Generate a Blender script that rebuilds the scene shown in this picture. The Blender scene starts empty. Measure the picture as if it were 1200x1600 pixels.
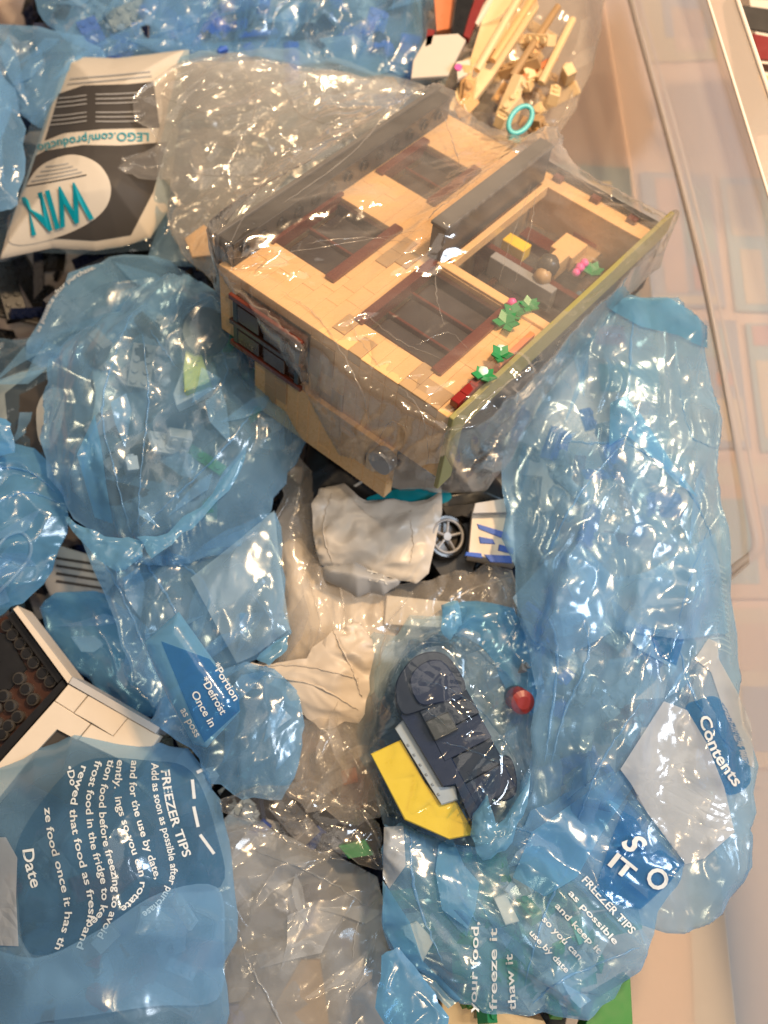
import bpy, math, random
import numpy as np
from mathutils import Matrix, Vector
from mathutils.bvhtree import BVHTree

scene = bpy.context.scene
COL = scene.collection
R = math.radians
random.seed(7)

# ------------------------------------------------------------------ camera
T20 = math.tan(R(20)); TILT = R(14)
FWD = np.array([0, math.sin(TILT), -math.cos(TILT)]); UP = np.array([0, math.cos(TILT), math.sin(TILT)]); RT = np.array([1., 0, 0])
CAM = np.array([0, 0, .03]) - FWD * .659
cam = bpy.data.cameras.new('camera'); camo = bpy.data.objects.new('camera', cam); COL.objects.link(camo)
cam.sensor_fit = 'HORIZONTAL'; cam.sensor_width = 36; cam.lens = 18 / T20
cam.clip_start = .01; cam.clip_end = 50
camo.location = CAM; camo.rotation_euler = (TILT, 0, 0)
cam.dof.use_dof = True; cam.dof.focus_distance = .60; cam.dof.aperture_fstop = 8
scene.camera = camo

# ------------------------------------------------------------------ world, lamps, exposure
w = bpy.data.worlds.new('World'); scene.world = w; w.use_nodes = True
bg = w.node_tree.nodes['Background']; bg.inputs[0].default_value = (.90, .91, 1.0, 1); bg.inputs[1].default_value = .15

def area_lamp(name, loc, target, sx, sy, energy, color):
    l = bpy.data.lights.new(name, 'AREA'); l.shape = 'RECTANGLE'; l.size = sx; l.size_y = sy
    l.energy = energy; l.color = color
    o = bpy.data.objects.new(name, l); COL.objects.link(o); o.location = loc
    o.rotation_euler = (Vector(target) - Vector(loc)).to_track_quat('-Z', 'Y').to_euler()
    return o
area_lamp('ceiling_lamp', (.50, .48, 1.1), (.05, 0, 0), .12, .12, 20, (1, .68, .38))
area_lamp('ceiling_lamp', (-.25, .95, 1.7), (0, .05, 0), .05, .05, 7, (1, .72, .42))
area_lamp('ceiling_lamp', (.35, -.55, 1.8), (0, .05, 0), .05, .05, 6, (1, .72, .42))
area_lamp('ceiling_bounce', (.3, .5, 2.2), (0, 0, 0), 1.6, 1.0, 9, (1, .90, .78))
area_lamp('window_light', (1.5, -.15, 1.3), (.1, -.05, 0), .34, .5, 21, (.78, .88, 1))

scene.view_settings.view_transform = 'Standard'; scene.view_settings.look = 'None'
scene.view_settings.exposure = 0; scene.view_settings.gamma = 1
cy = scene.cycles
cy.max_bounces = 14; cy.transparent_max_bounces = 28; cy.diffuse_bounces = 4; cy.glossy_bounces = 3; cy.transmission_bounces = 4
cy.caustics_reflective = False; cy.caustics_refractive = False; cy.sample_clamp_indirect = 3
cy.use_denoising = True

# ------------------------------------------------------------------ picture helpers
def Pn(px, py, z):
    """point of the ray through photo pixel (px,py) at height z (arrays allowed)"""
    px = np.asarray(px, float); py = np.asarray(py, float)
    a = (px - 600) / 600 * T20; b = (800 - py) / 600 * T20
    rx = FWD[0] + RT[0] * a + UP[0] * b; ry = FWD[1] + UP[1] * b; rz = FWD[2] + UP[2] * b
    s = (z - CAM[2]) / rz
    return CAM[0] + rx * s, CAM[1] + ry * s
def P(px, py, z):
    x, y = Pn(px, py, z); return Vector((float(x), float(y), z))

def tag(o, label=None, cat=None, group=None, kind=None):
    if label: o['label'] = label
    if cat: o['category'] = cat
    if group: o['group'] = group
    if kind: o['kind'] = kind
    return o
def mesh_obj(name, verts, faces, mat, parent=None, smooth=False, midx=None):
    me = bpy.data.meshes.new(name)
    verts = np.asarray(verts, np.float32)
    if isinstance(faces, np.ndarray) and faces.ndim == 2:
        n, k = faces.shape
        me.vertices.add(len(verts)); me.vertices.foreach_set('co', verts.ravel())
        me.loops.add(n * k); me.loops.foreach_set('vertex_index', faces.ravel().astype(np.int32))
        me.polygons.add(n); me.polygons.foreach_set('loop_start', np.arange(0, n * k, k, dtype=np.int32))
        me.polygons.foreach_set('loop_total', np.full(n, k, np.int32))
        me.update(calc_edges=True)
    else:
        me.from_pydata([tuple(map(float, v)) for v in verts], [], [tuple(f) for f in faces]); me.update()
    for m in (mat if isinstance(mat, list) else [mat]): me.materials.append(m)
    if midx is not None: me.polygons.foreach_set('material_index', np.asarray(midx, np.int32))
    if smooth: me.polygons.foreach_set('use_smooth', np.ones(len(me.polygons), bool))
    o = bpy.data.objects.new(name, me); COL.objects.link(o)
    if parent: o.parent = parent
    return o
def share(name, src, parent, mw=None):
    o = bpy.data.objects.new(name, src); COL.objects.link(o); o.parent = parent
    if mw is not None: o.matrix_local = mw
    return o
def empty(name, loc, label, cat, group=None):
    o = bpy.data.objects.new(name, None); COL.objects.link(o); o.location = loc; o.empty_display_size = .01
    return tag(o, label, cat, group)

# ------------------------------------------------------------------ materials
def new_mat(name):
    m = bpy.data.materials.new(name); m.use_nodes = True
    nt = m.node_tree; nt.nodes.clear()
    out = nt.nodes.new('ShaderNodeOutputMaterial')
    return m, nt, out
def nd(nt, t, **kw):
    n = nt.nodes.new(t)
    for k, v in kw.items():
        if k in n.inputs: n.inputs[k].default_value = v
        else: setattr(n, k, v)
    return n
def lerp_math(nt, op, a, b, clamp=False):
    n = nt.nodes.new('ShaderNodeMath'); n.operation = op; n.use_clamp = clamp
    for i, v in enumerate((a, b)):
        if hasattr(v, 'is_output'): nt.links.new(v, n.inputs[i])
        else: n.inputs[i].default_value = v
    return n.outputs[0]

def plastic(name, c, rough=.32, var=.06, spec=.5):
    m, nt, out = new_mat(name)
    b = nd(nt, 'ShaderNodeBsdfPrincipled', Roughness=rough); b.inputs['Specular IOR Level'].default_value = spec
    oi = nd(nt, 'ShaderNodeObjectInfo'); tc = nd(nt, 'ShaderNodeTexCoord')
    nz = nd(nt, 'ShaderNodeTexNoise', Scale=140., Detail=4.); nt.links.new(tc.outputs['Object'], nz.inputs['Vector'])
    s = lerp_math(nt, 'ADD', oi.outputs['Random'], nz.outputs['Fac'])
    s = lerp_math(nt, 'MULTIPLY', lerp_math(nt, 'SUBTRACT', s, 1.0), var * 2)
    v = lerp_math(nt, 'ADD', s, 1.0)
    hs = nd(nt, 'ShaderNodeHueSaturation', Color=(*c, 1)); nt.links.new(v, hs.inputs['Value'])
    nt.links.new(hs.outputs[0], b.inputs['Base Color'])
    r = lerp_math(nt, 'ADD', lerp_math(nt, 'MULTIPLY', nz.outputs['Fac'], .2), rough - .1); nt.links.new(r, b.inputs['Roughness'])
    bp = nd(nt, 'ShaderNodeBump', Strength=.05, Distance=.001); nt.links.new(nz.outputs['Fac'], bp.inputs['Height'])
    nt.links.new(bp.outputs[0], b.inputs['Normal'])
    nt.links.new(b.outputs[0], out.inputs[0])
    return m

def film_mat(name, tint, hcol, haze, rough=.17, bump=.13, facing=.55, cell=95., gloss=1.0, var=.5):
    """thin polythene: tinted see-through film with milky scatter and a glossy, crinkled surface"""
    m, nt, out = new_mat(name); L = nt.links.new
    tc = nd(nt, 'ShaderNodeTexCoord')
    wz = nd(nt, 'ShaderNodeTexNoise', Scale=22., Detail=0.); L(tc.outputs['Object'], wz.inputs['Vector'])
    mixv = nd(nt, 'ShaderNodeMix', data_type='RGBA'); mixv.inputs[0].default_value = .06
    L(tc.outputs['Object'], mixv.inputs[6]); L(wz.outputs['Color'], mixv.inputs[7])
    vo = nd(nt, 'ShaderNodeTexVoronoi', feature='DISTANCE_TO_EDGE', Scale=cell); L(mixv.outputs[2], vo.inputs['Vector'])
    n3 = nd(nt, 'ShaderNodeTexNoise', Scale=19., Detail=2.); L(tc.outputs['Object'], n3.inputs['Vector'])
    mr = nd(nt, 'ShaderNodeMapRange'); mr.inputs[1].default_value = .42; mr.inputs[2].default_value = .66; mr.inputs[3].default_value = .04; L(n3.outputs['Fac'], mr.inputs[0])
    nz = nd(nt, 'ShaderNodeTexNoise', Scale=210., Detail=1.); L(tc.outputs['Object'], nz.inputs['Vector'])
    h = lerp_math(nt, 'ADD', lerp_math(nt, 'MULTIPLY', vo.outputs['Distance'], mr.outputs[0]), lerp_math(nt, 'MULTIPLY', nz.outputs['Fac'], .22))
    bp = nd(nt, 'ShaderNodeBump', Strength=bump, Distance=.0024); L(h, bp.inputs['Height'])
    tr = nd(nt, 'ShaderNodeBsdfTransparent', Color=(*tint, 1))
    df = nd(nt, 'ShaderNodeBsdfDiffuse', Color=(*hcol, 1)); L(bp.outputs[0], df.inputs['Normal'])
    tl = nd(nt, 'ShaderNodeBsdfTranslucent', Color=(*hcol, 1)); L(bp.outputs[0], tl.inputs['Normal'])
    sc = nd(nt, 'ShaderNodeMixShader'); sc.inputs[0].default_value = .4; L(df.outputs[0], sc.inputs[1]); L(tl.outputs[0], sc.inputs[2])
    lw = nd(nt, 'ShaderNodeLayerWeight', Blend=.5)
    f = lerp_math(nt, 'POWER', lw.outputs['Facing'], 2.0)
    hz = lerp_math(nt, 'MULTIPLY', f, facing)
    vv = lerp_math(nt, 'MULTIPLY', lerp_math(nt, 'ADD', lerp_math(nt, 'MULTIPLY', lerp_math(nt, 'SUBTRACT', n3.outputs['Fac'], .5), 2 * var), 1.0), haze)
    fac = lerp_math(nt, 'ADD', vv, hz, True)
    m1 = nd(nt, 'ShaderNodeMixShader'); L(fac, m1.inputs[0]); L(tr.outputs[0], m1.inputs[1]); L(sc.outputs[0], m1.inputs[2])
    gl = nd(nt, 'ShaderNodeBsdfGlossy', Roughness=rough); L(bp.outputs[0], gl.inputs['Normal'])
    ff = lerp_math(nt, 'MULTIPLY', lerp_math(nt, 'ADD', lerp_math(nt, 'MULTIPLY', lerp_math(nt, 'POWER', lw.outputs['Facing'], 5.0), .75), .05), gloss, True)
    m2 = nd(nt, 'ShaderNodeMixShader'); L(ff, m2.inputs[0]); L(m1.outputs[0], m2.inputs[1]); L(gl.outputs[0], m2.inputs[2])
    L(m2.outputs[0], out.inputs[0])
    return m

M = {}
M['tan'] = plastic('tan_plastic', (.72, .45, .21), .28, .035)
M['pale_tan'] = plastic('pale_tan_plastic', (.78, .60, .36), .3, .05)
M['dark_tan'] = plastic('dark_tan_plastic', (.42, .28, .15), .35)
M['red_brown'] = plastic('reddish_brown_plastic', (.11, .024, .013), .28)
M['dark_brown'] = plastic('dark_brown_plastic', (.05, .022, .014), .25)
M['smoke'] = plastic('smoked_window_plastic', (.045, .036, .034), .16, .04, .7)
M['black'] = plastic('black_plastic', (.012, .012, .013), .3)
M['char'] = plastic('charcoal_plastic', (.05, .045, .04), .35)
M['grey'] = plastic('grey_plastic', (.28, .28, .29), .35)
M['dgrey'] = plastic('dark_warm_grey_plastic', (.12, .11, .10), .35)
M['lgrey'] = plastic('light_grey_plastic', (.45, .46, .48), .35)
M['olive'] = plastic('olive_green_plastic', (.26, .24, .09), .4)
M['green'] = plastic('green_plastic', (.02, .22, .07), .35)
M['bgreen'] = plastic('bright_green_plastic', (.03, .20, .035), .35)
M['pink'] = plastic('pink_plastic', (.85, .12, .40), .35)
M['white'] = plastic('white_plastic', (.66, .58, .48), .35, .02)
M['navy'] = plastic('navy_plastic', (.008, .013, .042), .3)
M['dark_grey_navy'] = plastic('dark_bluish_grey_plastic', (.010, .013, .028), .3)
M['yellow'] = plastic('yellow_plastic', (.84, .54, .03), .3)
M['red'] = plastic('red_plastic', (.20, .018, .018), .4)
M['dark_red'] = plastic('dark_red_plastic', (.22, .015, .012), .3)
M['salmon'] = plastic('orange_pink_plastic', (.65, .22, .10), .3)
M['orange'] = plastic('rust_orange_plastic', (.50, .13, .02), .3)
M['blue'] = plastic('blue_plastic', (.01, .09, .48), .3)
M['turq'] = plastic('turquoise_plastic', (.09, .46, .48), .3)
M['aqua'] = plastic('pale_aqua_plastic', (.55, .75, .68), .3)
M['ygreen'] = plastic('yellow_green_plastic', (.60, .58, .10), .4)
M['paper'] = plastic('white_paper', (.55, .50, .43), .6, .02, .25)
M['film_white'] = plastic('white_polythene', (.50, .45, .385), .36, .03, .4)
M['milk_white'] = plastic('milk_white_polythene', (.54, .47, .39), .4, .03, .4)
M['ink_dark'] = plastic('charcoal_print', (.055, .05, .047), .55, .04, .2)
M['ink_grey'] = plastic('grey_print', (.34, .34, .34), .6, .03, .2)
M['ink_teal'] = plastic('teal_print', (.0, .24, .32), .55, .05, .2)
M['ink_pale'] = plastic('pale_print', (.62, .60, .55), .6, .03, .2)
M['ink_white'] = plastic('white_print', (.56, .62, .67), .5, .02, .3)

M['blue_film'] = film_mat('blue_polythene_film', (.80, .91, .98), (.33, .62, .93), .28, var=.9)
M['blue_deep'] = film_mat('folded_blue_polythene', (.56, .79, .95), (.22, .54, .86), .40)
M['blue_pale'] = film_mat('pale_blue_polythene', (.84, .93, .98), (.52, .75, .93), .32)
M['clear'] = film_mat('clear_polythene', (.985, .98, .97), (.80, .76, .72), .035, .13, .14, .28, 70.)
M['clear_milky'] = film_mat('milky_clear_polythene', (.96, .95, .93), (.86, .81, .75), .20, .15, .16, .5)
M['blue_thin'] = film_mat('thin_blue_bag_film', (.84, .92, .98), (.30, .52, .80), .02, .09, .13, .18)
M['clear_wrap'] = film_mat('crinkled_clear_wrap', (.98, .975, .965), (.82, .78, .73), .085, .10, .16, .55, 70., 1.6, 1.3)
M['hazy'] = film_mat('hazy_bag_film', (.90, .93, .96), (.60, .63, .66), .42, .15, .14, .5)
M['print_panel'] = film_mat('printed_blue_polythene', (.30, .56, .80), (.09, .31, .60), .36, .14, .4, .3)
M['print_white'] = film_mat('printed_white_polythene', (.75, .80, .85), (.58, .64, .70), .72, .14, .4, .2)
M['flap_blue'] = film_mat('doubled_blue_polythene', (.42, .68, .88), (.22, .52, .80), .52, .16, .25, .3)

def frosted(nm='frosted_polypropylene', c=(.82, .78, .75, 1)):
    m, nt, out = new_mat(nm); L = nt.links.new
    tc = nd(nt, 'ShaderNodeTexCoord'); nz = nd(nt, 'ShaderNodeTexNoise', Scale=9., Detail=5.); L(tc.outputs['Object'], nz.inputs['Vector'])
    fine = nd(nt, 'ShaderNodeTexNoise', Scale=400., Detail=2.); L(tc.outputs['Object'], fine.inputs['Vector'])
    bp = nd(nt, 'ShaderNodeBump', Strength=.12, Distance=.001); L(fine.outputs['Fac'], bp.inputs['Height'])
    tr = nd(nt, 'ShaderNodeBsdfTransparent', Color=(.95, .94, .92, 1))
    df = nd(nt, 'ShaderNodeBsdfDiffuse', Color=c); tl = nd(nt, 'ShaderNodeBsdfTranslucent', Color=c)
    sc = nd(nt, 'ShaderNodeMixShader'); sc.inputs[0].default_value = .5; L(df.outputs[0], sc.inputs[1]); L(tl.outputs[0], sc.inputs[2])
    fac = lerp_math(nt, 'ADD', lerp_math(nt, 'MULTIPLY', nz.outputs['Fac'], .12), .76)
    m1 = nd(nt, 'ShaderNodeMixShader'); L(fac, m1.inputs[0]); L(tr.outputs[0], m1.inputs[1]); L(sc.outputs[0], m1.inputs[2])
    gl = nd(nt, 'ShaderNodeBsdfGlossy', Roughness=.28); L(bp.outputs[0], gl.inputs['Normal'])
    lw = nd(nt, 'ShaderNodeLayerWeight', Blend=.5)
    ff = lerp_math(nt, 'ADD', lerp_math(nt, 'MULTIPLY', lerp_math(nt, 'POWER', lw.outputs['Facing'], 5.0), .6), .04, True)
    m2 = nd(nt, 'ShaderNodeMixShader'); L(ff, m2.inputs[0]); L(m1.outputs[0], m2.inputs[1]); L(gl.outputs[0], m2.inputs[2])
    L(m2.outputs[0], out.inputs[0]); return m
M['frost'] = frosted(); M['frost_rim'] = frosted('frosted_rim', (.52, .47, .42, 1))
M['frost_rib'] = plastic('frosted_rib', (.74, .64, .56), .3, .02)

# ------------------------------------------------------------------ shape helpers
def chamfer_box(x0, x1, y0, y1, z0, z1, c=.0003):
    """box with chamfered edges: 24 vertices"""
    V = []; F = []; idx = {}
    X = (x0, x1); Y = (y0, y1); Z = (z0, z1)
    for i in (0, 1):
        for j in (0, 1):
            for k in (0, 1):
                sx, sy, sz = (1, -1)[i], (1, -1)[j], (1, -1)[k]
                for a in range(3):
                    p = [X[i] + sx * c, Y[j] + sy * c, Z[k] + sz * c]; p[a] = (X[i], Y[j], Z[k])[a]
                    idx[(i, j, k, a)] = len(V); V.append(p)
    for s in (0, 1):
        F.append([idx[(s, 0, 0, 0)], idx[(s, 1, 0, 0)], idx[(s, 1, 1, 0)], idx[(s, 0, 1, 0)]])
        F.append([idx[(0, s, 0, 1)], idx[(1, s, 0, 1)], idx[(1, s, 1, 1)], idx[(0, s, 1, 1)]])
        F.append([idx[(0, 0, s, 2)], idx[(1, 0, s, 2)], idx[(1, 1, s, 2)], idx[(0, 1, s, 2)]])
    for a, b in ((0, 0), (0, 1), (1, 0), (1, 1)):
        F.append([idx[(a, b, 0, 0)], idx[(a, b, 1, 0)], idx[(a, b, 1, 1)], idx[(a, b, 0, 1)]])
        F.append([idx[(a, 0, b, 0)], idx[(a, 1, b, 0)], idx[(a, 1, b, 2)], idx[(a, 0, b, 2)]])
        F.append([idx[(0, a, b, 1)], idx[(1, a, b, 1)], idx[(1, a, b, 2)], idx[(0, a, b, 2)]])
    for i in (0, 1):
        for j in (0, 1):
            for k in (0, 1): F.append([idx[(i, j, k, 0)], idx[(i, j, k, 1)], idx[(i, j, k, 2)]])
    # outward orientation
    cx, cyy, cz = (x0 + x1) / 2, (y0 + y1) / 2, (z0 + z1) / 2
    G = []
    for f in F:
        p = [Vector(V[i]) for i in f]; n = (p[1] - p[0]).cross(p[2] - p[0]); cc = sum(p, Vector()) / len(p)
        G.append(f if n.dot(cc - Vector((cx, cyy, cz))) > 0 else f[::-1])
    return V, G
def cyl_vf(c, axis, r, h, n=16, r2=None, hole=0):
    """cylinder / ring standing on c along axis"""
    a = Vector(axis).normalized(); u = a.orthogonal().normalized(); v = a.cross(u); V = []; F = []
    r2 = r if r2 is None else r2
    rings = [(r, 0), (r, h * .88), (r2 * .94, h)]
    if hole: rings += [(hole, h), (hole, 0)]
    for rr, hh in rings:
        for i in range(n):
            t = 2 * math.pi * i / n; V.append(Vector(c) + a * hh + (u * math.cos(t) + v * math.sin(t)) * rr)
    for k in range(len(rings) - 1):
        for i in range(n): F.append([k * n + i, k * n + (i + 1) % n, (k + 1) * n + (i + 1) % n, (k + 1) * n + i])
    if hole:
        for i in range(n): k = len(rings) - 1; F.append([k * n + i, k * n + (i + 1) % n, (i + 1) % n, i])
    else:
        F.append([2 * n + i for i in range(n)]); F.append([i for i in range(n)][::-1])
    return V, F
def tube_vf(pts, r, n=8, closed=False):
    pts = [Vector(p) for p in pts]; V = []; F = []; m = len(pts)
    for k, p in enumerate(pts):
        d = (pts[(k + 1) % m] - pts[k - 1]) if closed else (pts[min(k + 1, m - 1)] - pts[max(k - 1, 0)])
        d.normalize(); u = d.cross(Vector((0.13, .21, .97))).normalized(); v = d.cross(u)
        rr = r[k] if isinstance(r, (list, tuple)) else r
        for i in range(n):
            t = 2 * math.pi * i / n; V.append(p + (u * math.cos(t) + v * math.sin(t)) * rr)
    for k in range(m if closed else m - 1):
        for i in range(n):
            a = k * n; b = ((k + 1) % m) * n; F.append([a + i, a + (i + 1) % n, b + (i + 1) % n, b + i])
    if not closed: F.append([i for i in range(n)][::-1]); F.append([(m - 1) * n + i for i in range(n)])
    return V, F
def prism_vf(top, dz, c=.0006):
    """polygon (world points) extruded down by dz with a small chamfer at the top edge"""
    top = [Vector(p) for p in top]; n = len(top); cen = sum(top, Vector()) / n
    ins = [p + (cen - p).normalized() * c for p in top]
    low = [p - Vector((0, 0, c)) for p in top]; bot = [p - Vector((0, 0, dz)) for p in top]
    V = ins + low + bot
    ar = sum(top[i].x * top[(i + 1) % n].y - top[(i + 1) % n].x * top[i].y for i in range(n))
    F = [list(range(n))]
    for r in range(2):
        for i in range(n): F.append([r * n + i, (r + 1) * n + i, (r + 1) * n + (i + 1) % n, r * n + (i + 1) % n])
    F.append([2 * n + i for i in range(n)][::-1])
    if ar < 0: F = [f[::-1] for f in F]
    return V, F
def px_prism(name, pts, z, dz, mat, parent=None, zs=None, c=.0006):
    top = [P(x, y, z if zs is None else zs[i]) for i, (x, y) in enumerate(pts)]
    V, F = prism_vf(top, dz, c)
    return mesh_obj(name, V, F, mat, parent)
def spline(pts, n=8, closed=False):
    pts = np.array(pts, float); m = len(pts); out = []
    for i in range(m if closed else m - 1):
        p0 = pts[(i - 1) % m] if (closed or i) else pts[0]; p1 = pts[i]; p2 = pts[(i + 1) % m]
        p3 = pts[(i + 2) % m] if (closed or i + 2 < m) else pts[-1]
        for k in range(n):
            t = k / n
            out.append(.5 * (2 * p1 + (p2 - p0) * t + (2 * p0 - 5 * p1 + 4 * p2 - p3) * t * t + (3 * p1 - p0 - 3 * p2 + p3) * t ** 3))
    if not closed: out.append(pts[-1])
    return np.array(out)

# ------------------------------------------------------------------ crumpled film
def hash2(i, j, s):
    h = (i.astype(np.int64) * 374761393 + j.astype(np.int64) * 668265263 + s * 974634541) & 0xffffffff
    h = ((h ^ (h >> 13)) * 1274126177) & 0xffffffff
    h = (h ^ (h >> 16)) & 0xffff
    return h / 65535. * 2 - 1
def tri_noise(u, v, s):
    """facets: linear interpolation of random heights on a triangular lattice"""
    a = u - v * .57735; b = v * 1.1547
    ia = np.floor(a); ib = np.floor(b); fa = a - ia; fb = b - ib
    h10 = hash2(ia + 1, ib, s); h01 = hash2(ia, ib + 1, s)
    lo = hash2(ia, ib, s) * (1 - fa - fb) + h10 * fa + h01 * fb
    hi = hash2(ia + 1, ib + 1, s) * (fa + fb - 1) + h01 * (1 - fa) + h10 * (1 - fb)
    return np.where(fa + fb < 1, lo, hi)
def smooth_noise(u, v, s):
    rng = np.random.default_rng(s); o = 0
    for k in range(6):
        d = rng.normal(size=2); d /= np.linalg.norm(d) + 1e-9; f = rng.uniform(.6, 1.6)
        o = o + np.sin((u * d[0] + v * d[1]) * f * 6.28 + rng.uniform(0, 6.28))
    return o / 3
def crumple(x, y, seed, ang=0., aniso=1., size=.045):
    c, s_ = math.cos(R(ang)), math.sin(R(ang))
    u = (x * c + y * s_) / aniso; v = -x * s_ + y * c
    u = u + .006 * smooth_noise(x / .05, y / .05, seed + 11); v = v + .006 * smooth_noise(x / .05, y / .05, seed + 12)
    m = np.clip(.25 + 1.1 * smooth_noise(x / .06, y / .06, seed + 13), .06, 1)
    z = 0; sz = size; am = size * .15
    for k in range(4):
        kk = 1 if k < 2 else m
        z = z + kk * am * tri_noise(u / sz, v / sz, seed + k)
        sz *= .46; am *= .43
    # long sharp pleat crests
    for k, (rs, ra) in enumerate(((.030, .0030), (.016, .0016))):
        n = tri_noise(u / rs / 2.6, v / rs, seed + 20 + k); z = z + ra * (.35 + .65 * m) * np.clip(1 - np.abs(n) * 3.2, 0, 1)
    return z
def seg_dist(x, y, poly, closed):
    """distance to polyline + nearest point + parameter along it"""
    best = np.full(x.shape, 1e9); bx = np.zeros_like(x); by = np.zeros_like(x); bt = np.zeros_like(x)
    n = len(poly); m = n if closed else n - 1
    for i in range(m):
        ax, ay = poly[i]; cx, cyy = poly[(i + 1) % n]; dx, dy = cx - ax, cyy - ay; l2 = dx * dx + dy * dy + 1e-18
        t = np.clip(((x - ax) * dx + (y - ay) * dy) / l2, 0, 1)
        qx = ax + t * dx; qy = ay + t * dy; d = np.hypot(x - qx, y - qy); k = d < best
        best = np.where(k, d, best); bx = np.where(k, qx, bx); by = np.where(k, qy, by); bt = np.where(k, (i + t) / m, bt)
    return best, bx, by, bt
def inside(x, y, poly):
    r = np.zeros(x.shape, bool); n = len(poly)
    for i in range(n):
        ax, ay = poly[i]; cx, cyy = poly[(i + 1) % n]
        if ay == cyy: continue
        k = ((ay > y) != (cyy > y)) & (x < (cx - ax) * (y - ay) / (cyy - ay) + ax); r ^= k
    return r

def jagged(pts, seed, jag, smooth):
    rng = np.random.default_rng(seed + 900); pts = np.array(pts, float); n = len(pts); out = []
    if smooth: sp = spline(pts, 4, True)
    for i in range(n):
        a = pts[i]; b = pts[(i + 1) % n]; d = b - a; nn = np.array([-d[1], d[0]]); out.append(a)
        for k in (1, 2):
            q = a + d * (k / 3 + rng.normal(0, .06))
            if smooth: q = .3 * sp[i * 4 + (1 if k == 1 else 3)] + .7 * q
            out.append(q + nn * rng.normal(0, jag * (1.3 if smooth else .5)))
    return out
def bilin(A, gx, gy, x, y):
    st = gx[1] - gx[0]
    fx = np.clip((np.asarray(x) - gx[0]) / st, 0, len(gx) - 1.001); fy = np.clip((np.asarray(y) - gy[0]) / st, 0, len(gy) - 1.001)
    i = fx.astype(int); j = fy.astype(int); a = fx - i; b = fy - j
    if A.ndim == 3: a = a[..., None]; b = b[..., None]
    return A[j, i] * (1 - a) * (1 - b) + A[j, i + 1] * a * (1 - b) + A[j + 1, i] * (1 - a) * b + A[j + 1, i + 1] * a * b
def facet(A, gx, gy, wx, wy, c, s_, su, sv, x, y):
    """sample A only at the corners of a (turned, stretched) triangular lattice and interpolate linearly"""
    u = (wx * c + wy * s_) / su; v = (-wx * s_ + wy * c) / sv
    a = u - v * .57735; b = v * 1.1547; ia = np.floor(a); ib = np.floor(b); fa = a - ia; fb = b - ib
    def at(i, j):
        vv = j / 1.1547; uu = i + vv * .57735; uu = uu * su; vv = vv * sv
        # undo the warp approximately: shift by the local warp
        return bilin(A, gx, gy, uu * c - vv * s_ - (wx - x), uu * s_ + vv * c - (wy - y))
    h10 = at(ia + 1, ib); h01 = at(ia, ib + 1); fa = fa[..., None]; fb = fb[..., None]
    return np.where(fa + fb < 1, at(ia, ib) * (1 - fa - fb) + h10 * fa + h01 * fb, at(ia + 1, ib + 1) * (fa + fb - 1) + h01 * (1 - fa) + h10 * (1 - fb))
EDGES = ((0, 1), (1, 0), (1, 1), (1, -1), (0, 2), (2, 0))
def pairs(A, dj, di):
    h, w = A.shape[:2]
    if di >= 0: return A[:h - dj, :w - di], A[dj:, di:]
    return A[:h - dj, -di:], A[dj:, :w + di]
def relax(X, used, free, xyfree, rest, floor, ceil, iters, grav):
    """slack-film solver: edge lengths pull towards their (longer) rest lengths, so the film buckles into folds"""
    wgt = np.where(free, 1., 0.)
    for it in range(iters):
        acc = np.zeros_like(X); cnt = np.zeros(X.shape[:2])
        for (dj, di), (L0, ok) in zip(EDGES, rest):
            A, B = pairs(X, dj, di); d = B - A; ln = np.sqrt((d * d).sum(-1)) + 1e-12
            k = .5 if (abs(dj) < 2 and abs(di) < 2) else .12
            c = np.where(ok, k * (ln - L0) / ln, 0.)[..., None] * d
            a1, b1 = pairs(acc, dj, di); a1 += c; b1 -= c
            a2, b2 = pairs(cnt, dj, di); a2 += ok; b2 += ok
        X = X + acc / np.maximum(cnt, 1)[..., None] * 1.9 * wgt[..., None] * np.stack([xyfree, xyfree, np.ones_like(xyfree)], -1)
        z = X[..., 2] - grav * wgt
        X[..., 2] = np.where(free, np.clip(z, floor, ceil), X[..., 2])
    return X
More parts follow.
